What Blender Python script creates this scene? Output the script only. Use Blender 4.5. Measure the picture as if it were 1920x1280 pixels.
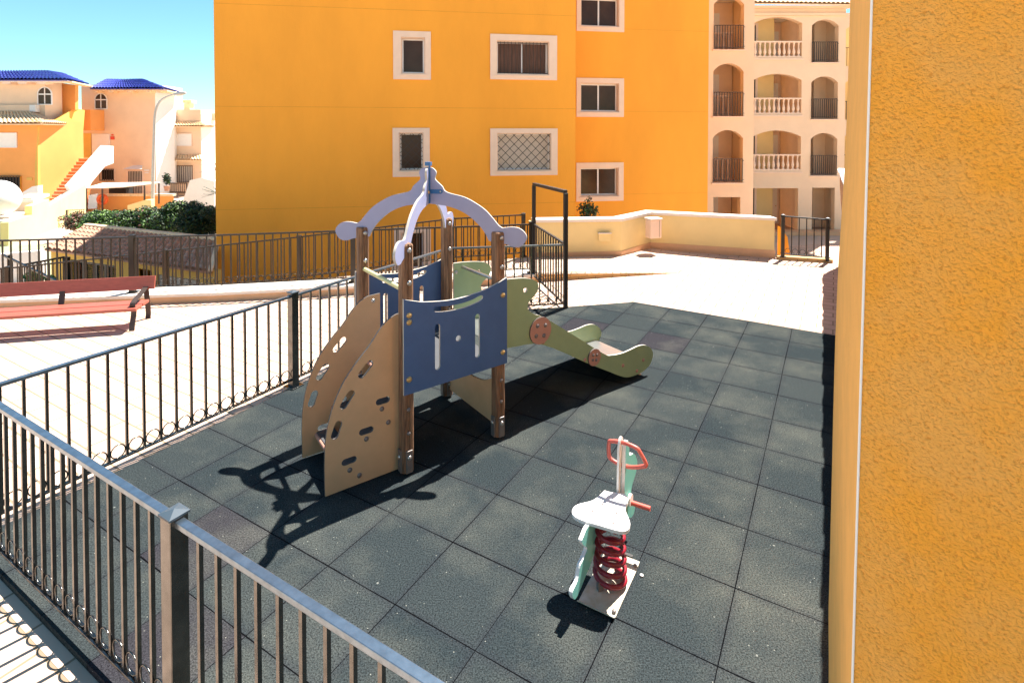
import bpy, bmesh, math, random
from mathutils import Vector, Matrix, Euler
from mathutils.geometry import tessellate_polygon
R = math.radians
random.seed(7)
SC = bpy.context.scene
COL = SC.collection
for o in list(bpy.data.objects): bpy.data.objects.remove(o)

# ---------------------------------------------------------------- camera
CAMH, CF, CCY, CPITCH = 2.4411, 1032.42, 267.64, -0.0205
cam = bpy.data.cameras.new('camera'); camo = bpy.data.objects.new('camera', cam); COL.objects.link(camo)
cam.sensor_width = 36; cam.lens = CF/1920*36; cam.shift_y = -(640-CCY)/1920
cam.clip_start = .05; cam.clip_end = 3000
camo.location = (0, 0, CAMH); camo.rotation_euler = (math.pi/2+CPITCH, 0, 0)
SC.camera = camo
# ---------------------------------------------------------------- light
SUN = Vector((.39, .43, 1)).normalized()
elev = math.asin(SUN.z); az = math.atan2(SUN.x, SUN.y)
wd = bpy.data.worlds.new('World'); SC.world = wd; wd.use_nodes = True
nt = wd.node_tree; nt.nodes.clear()
sky = nt.nodes.new('ShaderNodeTexSky'); sky.sky_type = 'NISHITA'; sky.sun_disc = False
sky.sun_elevation = elev; sky.sun_rotation = az; sky.air_density = 1.0; sky.dust_density = .15; sky.altitude = 300; sky.ozone_density = 1.0
bg = nt.nodes.new('ShaderNodeBackground'); bg.inputs['Strength'].default_value = .062
ow = nt.nodes.new('ShaderNodeOutputWorld')
tint = nt.nodes.new('ShaderNodeMix'); tint.data_type = 'RGBA'; tint.blend_type = 'MULTIPLY'; tint.inputs[0].default_value = 1
tint.inputs[7].default_value = (.70, 1.04, 1.02, 1); nt.links.new(sky.outputs[0], tint.inputs[6]); nt.links.new(tint.outputs[2], bg.inputs[0]); nt.links.new(bg.outputs[0], ow.inputs[0])
sl = bpy.data.lights.new('sun', 'SUN'); so = bpy.data.objects.new('sun', sl); COL.objects.link(so)
sl.energy = 4.9; sl.angle = R(.5); sl.color = (1, .95, .87)
so.rotation_euler = (-SUN).to_track_quat('-Z', 'Y').to_euler(); so.location = (6, 6, 15)
SC.view_settings.view_transform = 'Standard'; SC.view_settings.look = 'None'
SC.view_settings.exposure = 1.62; SC.view_settings.gamma = 1; SC.view_settings.use_curve_mapping = False
try:
    SC.cycles.max_bounces = 8; SC.cycles.use_denoising = True
except Exception: pass

# ---------------------------------------------------------------- helpers
cp, sp = math.cos(CPITCH), math.sin(CPITCH)
def ray(px, py):
    x = (px-960)/CF; y = -(py-CCY)/CF
    return Vector((x, cp-y*sp, sp+y*cp))
def at(px, py, Y):
    d = ray(px, py); t = Y/d.y; return Vector((d.x*t, Y, CAMH+d.z*t))
def on_plane(px, py, p0, d):
    r = ray(px, py); n = (-d[1], d[0]); t = (n[0]*p0[0]+n[1]*p0[1])/(n[0]*r.x+n[1]*r.y)
    L = math.hypot(*d); return (((r.x*t-p0[0])*d[0]+(r.y*t-p0[1])*d[1])/L, CAMH+r.z*t)
TH = .5308
I2 = Vector((math.cos(TH), -math.sin(TH))); J2 = Vector((math.sin(TH), math.cos(TH)))

def link(name, me, mats, parent=None):
    o = bpy.data.objects.new(name, me); COL.objects.link(o)
    for m in (mats if isinstance(mats, (list, tuple)) else [mats]): me.materials.append(m)
    if parent is not None:
        o.parent = parent
        o.matrix_parent_inverse = Matrix.Translation(parent.location).inverted() if parent.rotation_euler.z == 0 else parent.matrix_basis.inverted()
    return o
def tag(o, label=None, cat=None, group=None, kind=None):
    if label: o['label'] = label
    if cat: o['category'] = cat
    if group: o['group'] = group
    if kind: o['kind'] = kind
    return o
def thing(name, label, cat, loc=(0, 0, 0), group=None):
    o = bpy.data.objects.new(name, None); COL.objects.link(o); o.location = loc; o.empty_display_size = .1
    return tag(o, label, cat, group)
class MB:
    def __init__(s): s.v = []; s.f = []; s.m = []; s.sm = []
    def add(s, vs, fs, mi=0, smooth=False):
        b = len(s.v); s.v += [Vector(v) for v in vs]
        for f in fs: s.f.append([b+i for i in f]); s.m.append(mi); s.sm.append(smooth)
    def box(s, c, d, rz=0, mi=0, rot=None):
        M = rot if rot is not None else Matrix.Rotation(rz, 3, 'Z')
        vs = [Vector(c)+M@Vector((x*d[0]/2, y*d[1]/2, z*d[2]/2)) for x in (-1, 1) for y in (-1, 1) for z in (-1, 1)]
        s.add(vs, [(0, 1, 3, 2), (4, 6, 7, 5), (0, 4, 5, 1), (2, 3, 7, 6), (0, 2, 6, 4), (1, 5, 7, 3)], mi)
        return s
    def bx(s, x0, x1, y0, y1, z0, z1, mi=0):
        return s.box(((x0+x1)/2, (y0+y1)/2, (z0+z1)/2), (abs(x1-x0), abs(y1-y0), abs(z1-z0)), mi=mi)
    def beam(s, a, b, w, h, mi=0, up=(0, 0, 1)):
        a = Vector(a); b = Vector(b); d = b-a; L = d.length; d.normalize(); u = Vector(up)
        if abs(d.dot(u)) > .99: u = Vector((0, 1, 0))
        r = d.cross(u).normalized(); u = r.cross(d)
        M = Matrix((r, d, u)).transposed()
        return s.box((a+b)/2, (w, L, h), mi=mi, rot=M)
    def tube(s, pts, r, n=8, closed=False, mi=0, cap=True):
        pts = [Vector(p) for p in pts]; N = len(pts); rs = r if isinstance(r, (list, tuple)) else [r]*N
        rings = []; prev = None
        for i, p in enumerate(pts):
            if closed: t = pts[(i+1) % N]-pts[i-1]
            else: t = pts[min(i+1, N-1)]-pts[max(i-1, 0)]
            t.normalize()
            if prev is None:
                a = Vector((0, 0, 1)) if abs(t.z) < .9 else Vector((1, 0, 0)); nrm = (a-t*a.dot(t)).normalized()
            else: nrm = (prev-t*prev.dot(t)).normalized()
            prev = nrm; bn = t.cross(nrm)
            rings.append([p+(nrm*math.cos(2*math.pi*k/n)+bn*math.sin(2*math.pi*k/n))*rs[i] for k in range(n)])
        vs = [v for q in rings for v in q]; fs = []
        for i in range(N if closed else N-1):
            for k in range(n):
                j = (i+1) % N; fs.append((i*n+k, i*n+(k+1) % n, j*n+(k+1) % n, j*n+k))
        s.add(vs, fs, mi, True)
        if cap and not closed:
            s.add(rings[0][::-1], [tuple(range(n))], mi); s.add(rings[-1], [tuple(range(n))], mi)
        return s
    def lathe(s, c, prof, n=12, mi=0, axis=None, smooth=True):
        c = Vector(c); M = Matrix.Identity(3) if axis is None else Vector(axis).to_track_quat('Z', 'Y').to_matrix()
        vs = []; fs = []
        for r, z in prof:
            for k in range(n):
                a = 2*math.pi*k/n; vs.append(c+M@Vector((r*math.cos(a), r*math.sin(a), z)))
        for i in range(len(prof)-1):
            for k in range(n): fs.append((i*n+k, i*n+(k+1) % n, (i+1)*n+(k+1) % n, (i+1)*n+k))
        s.add(vs, fs, mi, smooth)
        s.add(vs[:n][::-1], [tuple(range(n))], mi); s.add(vs[-n:], [tuple(range(n))], mi)
        return s
    def dome(s, c, r, axis, h=.6, mi=0, n=12):
        pr = [(r, 0)]+[(r*math.cos(a), r*h*math.sin(a)) for a in [R(20), R(40), R(60), R(80)]]
        return s.lathe(c, pr, n, mi, axis)
    def slab(s, loops, f3, t3, mi=0, mie=None):
        """polygon with holes; f3 maps (s,z) to 3-D, t3 is the thickness vector"""
        mie = mi if mie is None else mie
        flat = [p for l in loops for p in l]
        tris = tessellate_polygon([[Vector((p[0], p[1], 0)) for p in l] for l in loops])
        A_ = [f3(p) for p in flat]; B_ = [a+t3 for a in A_]
        s.add(A_, tris, mi); s.add(B_, [t[::-1] for t in tris], mi)
        k = 0
        for l in loops:
            n = len(l); va = A_[k:k+n]; vb = B_[k:k+n]; k += n
            s.add(va+vb, [(i, (i+1) % n, n+(i+1) % n, n+i) for i in range(n)], mie)
        return s
    def build(s, name, mats, parent=None, bevel=0):
        me = bpy.data.meshes.new(name); me.from_pydata([tuple(v) for v in s.v], [], s.f)
        for p, m, q in zip(me.polygons, s.m, s.sm): p.material_index = m; p.use_smooth = q
        bm = bmesh.new(); bm.from_mesh(me); bmesh.ops.recalc_face_normals(bm, faces=bm.faces); bm.to_mesh(me); bm.free()
        o = link(name, me, mats, parent)
        if bevel:
            b = o.modifiers.new('bevel', 'BEVEL'); b.width = bevel; b.segments = 2; b.limit_method = 'ANGLE'
        return o
def smooth(pts, n=5, closed=True):
    """Catmull-Rom through pts; a third element marks a corner"""
    N = len(pts); out = []
    P = [Vector((p[0], p[1])) for p in pts]; cor = [len(p) > 2 for p in pts]
    if not closed: cor[0] = cor[-1] = True
    for i in range(N if closed else N-1):
        j = (i+1) % N; p1, p2 = P[i], P[j]
        p0 = p1*2-p2 if cor[i] else P[i-1]; p3 = p2*2-p1 if cor[j] else P[(j+1) % N]
        if cor[i] and cor[j]: out.append((p1.x, p1.y)); continue
        for k in range(n):
            t = k/n
            q = .5*((2*p1)+(-p0+p2)*t+(2*p0-5*p1+4*p2-p3)*t*t+(-p0+3*p1-3*p2+p3)*t**3)
            out.append((q.x, q.y))
    if not closed: out.append((P[-1].x, P[-1].y))
    return out
def slot(cx, cz, L, w, ang=0, n=6):
    r = w/2; h = L/2-r; out = []
    for sgn, a0 in ((1, -90), (-1, 90)):
        for k in range(n+1):
            a = R(a0+180*k/n); out.append((sgn*h+r*math.cos(a), r*math.sin(a)))
    c, s_ = math.cos(ang), math.sin(ang)
    return [(cx+x*c-y*s_, cz+x*s_+y*c) for x, y in out]
def circ(cx, cz, r, n=20): return [(cx+r*math.cos(2*math.pi*k/n), cz+r*math.sin(2*math.pi*k/n)) for k in range(n)]
def vframe(o, d):
    o = Vector(o); d = Vector(d).normalized()
    return lambda p: Vector((o.x+d.x*p[0], o.y+d.y*p[0], p[1]))
def V3(v2, z=0): return Vector((v2[0], v2[1], z))

# ---------------------------------------------------------------- materials
def mat(name, col, rough=.7, metal=0, spec=.5, var=.08, scale=6, bump=0, bscale=60, coords='Object', stretch=(1, 1, 1), detail=5, col2=None, coat=0):
    m = bpy.data.materials.new(name); m.use_nodes = True; nt = m.node_tree; b = nt.nodes['Principled BSDF']
    b.inputs['Roughness'].default_value = rough; b.inputs['Metallic'].default_value = metal
    b.inputs['Specular IOR Level'].default_value = spec; b.inputs['Coat Weight'].default_value = coat
    tc = nt.nodes.new('ShaderNodeTexCoord'); mp = nt.nodes.new('ShaderNodeMapping'); mp.inputs['Scale'].default_value = stretch
    nt.links.new(tc.outputs[coords], mp.inputs[0])
    n = nt.nodes.new('ShaderNodeTexNoise'); n.inputs['Scale'].default_value = scale; n.inputs['Detail'].default_value = detail
    n.inputs['Roughness'].default_value = .6
    nt.links.new(mp.outputs[0], n.inputs['Vector'])
    rp = nt.nodes.new('ShaderNodeMapRange'); rp.inputs[1].default_value = .3; rp.inputs[2].default_value = .7
    nt.links.new(n.outputs[0], rp.inputs[0])
    mx = nt.nodes.new('ShaderNodeMix'); mx.data_type = 'RGBA'
    c1 = [max(0, c*(1-var)) for c in col]; c2 = [c*(1+var) for c in col] if col2 is None else col2
    mx.inputs[6].default_value = (*c1, 1); mx.inputs[7].default_value = (*c2, 1)
    nt.links.new(rp.outputs[0], mx.inputs[0]); nt.links.new(mx.outputs[2], b.inputs['Base Color'])
    if bump:
        n2 = nt.nodes.new('ShaderNodeTexNoise'); n2.inputs['Scale'].default_value = bscale; n2.inputs['Detail'].default_value = 4
        nt.links.new(mp.outputs[0], n2.inputs['Vector'])
        bp = nt.nodes.new('ShaderNodeBump'); bp.inputs['Strength'].default_value = 1; bp.inputs['Distance'].default_value = bump
        nt.links.new(n2.outputs[0], bp.inputs['Height']); nt.links.new(bp.outputs[0], b.inputs['Normal'])
    m.diffuse_color = (*col, 1)
    return m
class NG:
    def __init__(s, m): s.nt = m.node_tree; s.b = s.nt.nodes['Principled BSDF']
    def n(s, t, **k):
        x = s.nt.nodes.new(t)
        for a, v in k.items(): setattr(x, a, v)
        return x
    def l(s, a, b): s.nt.links.new(a, b)
    def math(s, op, a, b=None, c=None):
        x = s.n('ShaderNodeMath', operation=op)
        for i, v in enumerate((a, b, c)):
            if v is None: continue
            if isinstance(v, (int, float)): x.inputs[i].default_value = v
            else: s.l(v, x.inputs[i])
        return x.outputs[0]
    def mix(s, f, a, b, mode='MIX'):
        x = s.n('ShaderNodeMix', data_type='RGBA', blend_type=mode)
        for i, v in ((0, f), (6, a), (7, b)):
            if isinstance(v, (int, float)): x.inputs[i].default_value = v
            elif isinstance(v, tuple): x.inputs[i].default_value = (*v, 1)
            else: s.l(v, x.inputs[i])
        return x.outputs[2]
    def noise(s, vec, scale, detail=4, rough=.5):
        x = s.n('ShaderNodeTexNoise'); x.inputs['Scale'].default_value = scale; x.inputs['Detail'].default_value = detail; x.inputs['Roughness'].default_value = rough
        s.l(vec, x.inputs['Vector']); return x.outputs[0]
    def rng(s, v, a, b, c=0, d=1):
        x = s.n('ShaderNodeMapRange'); s.l(v, x.inputs[0])
        for i, q in enumerate((a, b, c, d)): x.inputs[i+1].default_value = q
        return x.outputs[0]

M = {}
M['orange'] = mat('orange_stucco', (.90, .375, .035), .9, var=.09, scale=.5, stretch=(1, 1, .35), bump=.004, bscale=30)
M['orange_line'] = mat('orange_joint', (.72, .31, .027), .9)
M['orange2'] = mat('orange_house', (.84, .36, .10), .9, var=.05, scale=1)
M['yellow'] = mat('yellow_stucco', (.72, .45, .10), .9, var=.06, scale=1)
M['yellow_in'] = mat('yellow_gallery', (.80, .60, .28), .9, var=.05, scale=1)
M['cream'] = mat('cream_stucco', (.82, .64, .30), .9, var=.05, scale=2, bump=.002, bscale=40)
M['peach'] = mat('peach_stucco', (.80, .60, .42), .9, var=.05, scale=1.2)
M['trim'] = mat('pale_pink_trim', (.82, .62, .48), .85, var=.04, scale=4)
M['white'] = mat('white_paint', (.82, .80, .76), .7, var=.03)
M['pvc'] = mat('white_frame', (.75, .73, .72), .4, var=.03)
M['glass'] = mat('dark_window_glass', (.055, .03, .018), .12, spec=.22, var=.3, scale=1.5)
M['curtain'] = mat('brown_curtain', (.12, .06, .04), .8, var=.5, scale=8, stretch=(6, 6, .3))
M['shutter'] = mat('pale_roller_shutter', (.62, .54, .46), .6, var=.04)
M['rail'] = mat('top_rail_sky_tint', (.20, .26, .32), .3, metal=.9, var=.2, scale=25)  # bluish base colour stands in for sky reflected on the rail tops
M['cap'] = mat('post_cap_paint', (.045, .065, .085), .5, metal=0, spec=.4)
M['fence2'] = mat('dark_outer_railing_paint', (.045, .040, .035), .4, metal=.6, var=.2)
M['iron'] = mat('black_iron', (.02, .018, .016), .5, var=.2)
M['iron2'] = mat('brown_iron', (.045, .028, .022), .5, var=.2)
M['fence'] = mat('grey_green_fence_paint', (.135, .135, .13), .22, metal=.55, spec=.6, var=.25, scale=14, bump=.0004, bscale=300)
M['fence'].node_tree.nodes['Principled BSDF'].inputs['Metallic'].default_value = 1
M['dark'] = mat('dark_interior', (.015, .012, .01), .9)
M['terrace_tile'] = mat('terracotta_floor', (.46, .29, .20), .6, var=.1)
M['skirt'] = mat('skirting_tile', (.68, .40, .22), .5, var=.06, scale=5)
M['stone'] = mat('coping_stone', (.80, .70, .60), .7, var=.05, scale=6)
M['wood_red'] = mat('red_bench_wood', (.37, .09, .06), .45, var=.14, scale=5, stretch=(1, 8, 8), bump=.0005)
M['steel'] = mat('brushed_steel', (.50, .47, .44), .3, metal=.9, var=.08)
M['bolt_brass'] = mat('brass_bolt_cap', (.58, .36, .14), .35, metal=.5, spec=.6)
M['bolt_grey'] = mat('grey_bolt_cap', (.20, .165, .15), .4, metal=.3)
M['blue'] = mat('blue_panel', (.060, .118, .26), .55, var=.07, scale=9, bump=.0003, bscale=200)
M['lilac'] = mat('lilac_board', (.30, .315, .49), .5, var=.04, scale=8)
M['green'] = mat('green_panel', (.30, .38, .20), .5, var=.05, scale=8)
M['tan'] = mat('tan_panel', (.65, .38, .20), .5, var=.06, scale=7)
M['edge'] = mat('pale_panel_edge', (.52, .47, .40), .6)
M['edge_dark'] = mat('dark_panel_edge', (.10, .085, .075), .6)
M['pink'] = mat('pink_disc', (.48, .235, .17), .55, var=.06)
M['navy'] = mat('blue_bracket', (.02, .13, .34), .4)
M['yellow_bar'] = mat('pale_yellow_bar', (.68, .62, .30), .5)
M['grey_dark'] = mat('dark_grey_floor', (.06, .06, .065), .7)
M['slide'] = mat('slide_steel', (.50, .50, .51), .28, metal=.85, var=.06)
M['turq'] = mat('turquoise_board', (.20, .56, .50), .5, var=.04)
M['red'] = mat('red_spring_paint', (.24, .010, .022), .32, spec=.6, var=.15)
M['red2'] = mat('coral_handle', (.62, .12, .09), .4, var=.08)
M['offwhite'] = mat('offwhite_plastic', (.78, .76, .74), .5, var=.03)
M['plate'] = mat('weathered_base_plate', (.62, .60, .52), .5, var=.1, scale=16, col2=(.40, .33, .22))
M['bluetile'] = mat('glazed_blue_tile', (.05, .06, .33), .35, spec=.5, var=.45, scale=5, coat=.2)
M['creamtile'] = mat('cream_clay_tile', (.80, .58, .36), .8, var=.18, scale=8)
M['clay'] = mat('brown_clay_tile', (.42, .24, .16), .85, var=.3, scale=7)
M['redstep'] = mat('red_clay_step', (.80, .22, .06), .7, var=.1)
M['grass'] = mat('lawn', (.34, .36, .20), .9, var=.2, scale=3)
M['leaf'] = mat('leaf_green', (.045, .10, .025), .55, var=.4, scale=1.7, col2=(.10, .20, .04))
M['leaf2'] = mat('leaf_light', (.15, .28, .05), .6, var=.4, scale=2)
M['leaf3'] = mat('leaf_dark', (.022, .045, .02), .6, var=.4, scale=2)
M['leafred'] = mat('leaf_red_brown', (.20, .085, .06), .7, var=.4, scale=3)
M['bark'] = mat('bark', (.12, .08, .05), .9)
M['ground'] = mat('courtyard_ground', (.52, .40, .31), .9, var=.1, scale=.5)
M['sign_red'] = mat('red_sign', (.7, .06, .04), .5)
M['orange_cloth'] = mat('orange_ring', (.8, .12, .02), .6)
M['lampgrey'] = mat('lamp_grey', (.45, .45, .44), .4, metal=.3)
M['brownbox'] = mat('mailbox_front', (.50, .44, .36), .6, var=.05)

# timber posts: vertical grain, knots, checks
m = M['wood'] = mat('weathered_post_wood', (.12, .052, .025), .75, var=.35, scale=9, stretch=(7, 7, .5), bump=.005, bscale=30, col2=(.36, .19, .10))
# rubber tiles
m = M['rubber'] = mat('rubber_tiles', (.05, .05, .05), 1.0, spec=.0); g = NG(m)
for n_ in [x for x in g.nt.nodes if x.type not in ('BSDF_PRINCIPLED', 'OUTPUT_MATERIAL')]: g.nt.nodes.remove(n_)
tc = g.n('ShaderNodeTexCoord'); sepx = g.n('ShaderNodeSeparateXYZ'); g.l(tc.outputs['Object'], sepx.inputs[0])
ox, oy = -2.3292, 3.8078
dx = g.math('SUBTRACT', sepx.outputs[0], ox); dy = g.math('SUBTRACT', sepx.outputs[1], oy)
wob = g.noise(tc.outputs['Object'], 1.3, 2)
wv = g.math('MULTIPLY', g.math('SUBTRACT', wob, .5), .02)
ii = g.math('ADD', g.math('DIVIDE', g.math('ADD', g.math('MULTIPLY', dx, I2.x), g.math('MULTIPLY', dy, I2.y)), .5), wv)
jj = g.math('ADD', g.math('DIVIDE', g.math('ADD', g.math('MULTIPLY', dx, J2.x), g.math('MULTIPLY', dy, J2.y)), .5), wv)
def edge(v):
    f = g.math('FRACT', v); return g.math('MINIMUM', f, g.math('SUBTRACT', 1.0, f))
jw = g.rng(g.noise(tc.outputs['Object'], 2.1, 3), .3, .7, .003, .010)
ei, ej = edge(ii), edge(jj)
gap = g.math('LESS_THAN', g.math('MINIMUM', g.math('MULTIPLY', ei, 1.5), ej), jw)
cmb = g.n('ShaderNodeCombineXYZ'); g.l(g.math('FLOOR', ii), cmb.inputs[0]); g.l(g.math('FLOOR', jj), cmb.inputs[1])
wn = g.n('ShaderNodeTexWhiteNoise', noise_dimensions='2D'); g.l(cmb.outputs[0], wn.inputs[0])
wsep = g.n('ShaderNodeSeparateColor'); g.l(wn.outputs['Color'], wsep.inputs[0])
base = g.mix(wsep.outputs[0], (.038, .045, .0465), (.024, .0315, .0355))
purple = g.math('GREATER_THAN', wsep.outputs[1], .965)
base = g.mix(g.math('MULTIPLY', purple, .9), base, (.032, .030, .036))
dust = g.rng(g.noise(tc.outputs['Object'], 1.1, 6, .62), .46, .72)
base = g.mix(g.math('MULTIPLY', dust, .6), base, (.098, .100, .086))
eg = g.math('MINIMUM', ei, ej); base = g.mix(g.rng(eg, 0, .10, .38, 0), base, (.024, .026, .033))
gr = g.noise(tc.outputs['Object'], 125, 3, .8); base = g.mix(1.0, base, g.mix(g.rng(gr, .36, .66), (.30, .30, .30), (1.75, 1.75, 1.72)), 'MULTIPLY')
vo = g.n('ShaderNodeTexVoronoi'); vo.inputs['Scale'].default_value = 55; g.l(tc.outputs['Object'], vo.inputs['Vector'])
vs_ = g.n('ShaderNodeSeparateColor'); g.l(vo.outputs['Color'], vs_.inputs[0])
fl = g.math('MULTIPLY', g.math('LESS_THAN', vo.outputs['Distance'], .16), g.math('GREATER_THAN', vs_.outputs[0], .965))
base = g.mix(g.math('MULTIPLY', fl, .6), base, (.35, .35, .30))
vo2 = g.n('ShaderNodeTexVoronoi'); vo2.inputs['Scale'].default_value = 7; g.l(tc.outputs['Object'], vo2.inputs['Vector'])
v2s = g.n('ShaderNodeSeparateColor'); g.l(vo2.outputs['Color'], v2s.inputs[0])
fl2 = g.math('MULTIPLY', g.math('LESS_THAN', vo2.outputs['Distance'], .045), g.math('GREATER_THAN', v2s.outputs[0], .82))
base = g.mix(g.math('MULTIPLY', fl2, .35), base, (.4, .4, .36))
base = g.mix(gap, base, (.004, .004, .005))
g.l(base, g.b.inputs['Base Color'])
bp = g.n('ShaderNodeBump'); bp.inputs['Strength'].default_value = .8; bp.inputs['Distance'].default_value = .004
g.l(g.math('SUBTRACT', gr, gap), bp.inputs['Height']); g.l(bp.outputs[0], g.b.inputs['Normal'])

def brick_mat(name, c1, c2, cm, w, h, rot, rough=.8, mortar=.006, bump=.002, var=.12, plane='XY'):
    m = mat(name, c1, rough); g = NG(m)
    for n_ in [x for x in g.nt.nodes if x.type not in ('BSDF_PRINCIPLED', 'OUTPUT_MATERIAL')]: g.nt.nodes.remove(n_)
    tc = g.n('ShaderNodeTexCoord'); mp = g.n('ShaderNodeMapping'); mp.inputs['Rotation'].default_value = rot
    g.l(tc.outputs['Object'], mp.inputs[0]); vec = mp.outputs[0]
    if plane == 'WALL':
        s_ = g.n('ShaderNodeSeparateXYZ'); g.l(mp.outputs[0], s_.inputs[0]); c_ = g.n('ShaderNodeCombineXYZ')
        g.l(s_.outputs[0], c_.inputs[0]); g.l(s_.outputs[2], c_.inputs[1]); vec = c_.outputs[0]
    br = g.n('ShaderNodeTexBrick'); br.inputs['Scale'].default_value = 1; br.inputs['Brick Width'].default_value = w; br.inputs['Row Height'].default_value = h
    br.inputs['Mortar Size'].default_value = mortar; br.inputs['Mortar Smooth'].default_value = .2
    br.inputs['Color1'].default_value = (*c1, 1); br.inputs['Color2'].default_value = (*c2, 1); br.inputs['Mortar'].default_value = (*cm, 1)
    g.l(vec, br.inputs['Vector'])
    nz = g.rng(g.noise(tc.outputs['Object'], 1.7, 5, .6), .3, .7, 1-var, 1+var*.5)
    cc = g.n('ShaderNodeCombineColor'); [g.l(nz, cc.inputs[i]) for i in range(3)]
    g.l(g.mix(1.0, br.outputs[0], cc.outputs[0], 'MULTIPLY'), g.b.inputs['Base Color'])
    bp = g.n('ShaderNodeBump'); bp.inputs['Distance'].default_value = bump
    g.l(g.math('SUBTRACT', 1.0, br.outputs['Fac']), bp.inputs['Height']); g.l(bp.outputs[0], g.b.inputs['Normal'])
    return m
M['paving'] = brick_mat('pink_paving', (.66, .47, .36), (.55, .38, .28), (.27, .19, .12), .36, .18, (0, 0, TH+R(0)), mortar=.008)
M['kerb'] = brick_mat('yellow_brick_kerb', (.72, .46, .18), (.66, .40, .16), (.32, .2, .1), .30, .05, (0, 0, R(-10)), plane='WALL')
M['brickwall'] = mat('rustic_brick', (.42, .21, .12), .9, var=.4, scale=9, bump=.03, bscale=12, col2=(.62, .38, .22))
# coarse stucco near the camera
m = M['stucco'] = mat('coarse_orange_stucco', (.70, .29, .035), .9); g = NG(m)
for n_ in [x for x in g.nt.nodes if x.type not in ('BSDF_PRINCIPLED', 'OUTPUT_MATERIAL')]: g.nt.nodes.remove(n_)
tc = g.n('ShaderNodeTexCoord'); O_ = tc.outputs['Object']
mp = g.n('ShaderNodeMapping'); mp.inputs['Rotation'].default_value = (0, R(20), 0); mp.inputs['Scale'].default_value = (1, 1, 1.05); g.l(O_, mp.inputs[0])
a = g.noise(mp.outputs[0], 165, 2, .5); b2 = g.noise(mp.outputs[0], 260, 2, .6); big = g.noise(O_, 7, 4, .6)
hgt = g.math('ADD', g.math('MULTIPLY', g.rng(a, .33, .60), 1.0), g.math('MULTIPLY', b2, .45))
pit = g.rng(a, .30, .385, 1, 0)
c = g.mix(g.rng(big, .35, .65), (.86, .36, .030), (.80, .38, .070))
c = g.mix(g.math('MULTIPLY', pit, .75), c, (.56, .21, .018))
g.l(c, g.b.inputs['Base Color'])
bp = g.n('ShaderNodeBump'); bp.inputs['Distance'].default_value = .0022; bp.inputs['Strength'].default_value = 1; g.l(hgt, bp.inputs['Height']); g.l(bp.outputs[0], g.b.inputs['Normal'])
M['stucco_fine'] = mat('smoother_orange_stucco', (.95, .50, .12), .9, var=.06, scale=9, bump=.002, bscale=90)

# ================================================================= GROUND
def sheet(name, pts, z, m, kind='structure'):
    b = MB(); b.add([(p[0], p[1], z) for p in pts], [tuple(range(len(pts)))]); o = b.build(name, m); tag(o, kind=kind); return o
def isect(p, d, q, e):
    den = d[0]*e[1]-d[1]*e[0]; t = ((q[0]-p[0])*e[1]-(q[1]-p[1])*e[0])/den; return Vector((p[0]+d[0]*t, p[1]+d[1]*t))
LOWZ = -2.0
o = sheet('ground', [(-900, -900), (900, -900), (900, 900), (-900, 900)], LOWZ, M['ground'])
# terrace: paved slab that carries the playground
KERB = [Vector(p) for p in ((-13.5, 7.15), (-7.135, 7.62), (-4.361, 7.96), (-2.45, 8.32), (.37, 9.0), (.92, 9.16), (2.86, 9.57))]
PZ = -.035
W0 = Vector((1.97, 3.35))+I2*.02                       # garden wall line
WO = lambda t: .20-.06*t
wall_far = W0+J2*8.12
b = MB()
ter = [(-13.5, -6), (5, -6)]+[tuple(W0+J2*.2+I2*.3), tuple(wall_far+I2*.1), (5.16, 10.72), (3.0, 11.6), (2.1, 10.72), (.35, 10.5)]+[tuple(k) for k in KERB[4::-1]]
ter = [Vector(p) for p in ter]; n = len(ter)
b.add([V3(p, PZ) for p in ter]+[V3(p, LOWZ+.01) for p in ter], [tuple(range(n))]+[(i, (i+1) % n, n+(i+1) % n, n+i) for i in range(n)])
tag(b.build('pavement', M['paving']), kind='structure')
# raised wedge of paving behind the low brick step
b = MB()
k4, k5, k6 = KERB[4], KERB[5], KERB[6]
w = [V3(k4, .1), V3(k5, .1), V3(k6, PZ+.004), Vector((4.2, 10.9, PZ+.004)), Vector((2.9, 11.45, .0)), Vector((2.1, 10.55, .04)), Vector((.3, 10.4, .05))]
b.add(w, [(0, 1, 2), (0, 2, 5, 6), (2, 3, 4, 5)])
tag(b.build('raised_pavement', M['paving']), kind='structure')
b = MB()
def stepface(p, q, zp, zq, mi=0):
    n_ = Vector((-(q-p).y, (q-p).x)).normalized()*.03
    b.add([V3(p, PZ), V3(q, PZ), V3(q, zq), V3(p, zp), V3(p+n_, PZ), V3(q+n_, PZ), V3(q+n_, zq), V3(p+n_, zp)], [(0, 1, 2, 3), (4, 5, 6, 7), (0, 1, 5, 4), (3, 2, 6, 7), (0, 3, 7, 4), (1, 2, 6, 5)])
stepface(k4, k5, .098, .098); stepface(k5, k6, .098, PZ+.003)
tag(b.build('brick_step', M['kerb']), 'low yellow brick step tapering into the pale paving in front of the cream parapet', 'step')
# kerb under the long outer railing
b = MB()
for i in range(4):
    p, q = KERB[i], KERB[i+1]; d = (q-p).normalized(); nn = Vector((-d.y, d.x))
    for z0, z1, t0, t1, mi in ((LOWZ+.02, .06, 0, .40, 0), (.06, .10, -.025, .42, 1)):
        a_ = [p+nn*t0, q+nn*t0, q+nn*t1, p+nn*t1]
        b.add([V3(v, z0) for v in a_]+[V3(v, z1) for v in a_], [(0, 1, 2, 3), (4, 5, 6, 7), (0, 1, 5, 4), (1, 2, 6, 5), (2, 3, 7, 6), (3, 0, 4, 7)], mi)
tag(b.build('kerb', [M['skirt'], M['stone']]), 'low orange tiled kerb with pale stone top running under the long outer railing', 'kerb')
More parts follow.
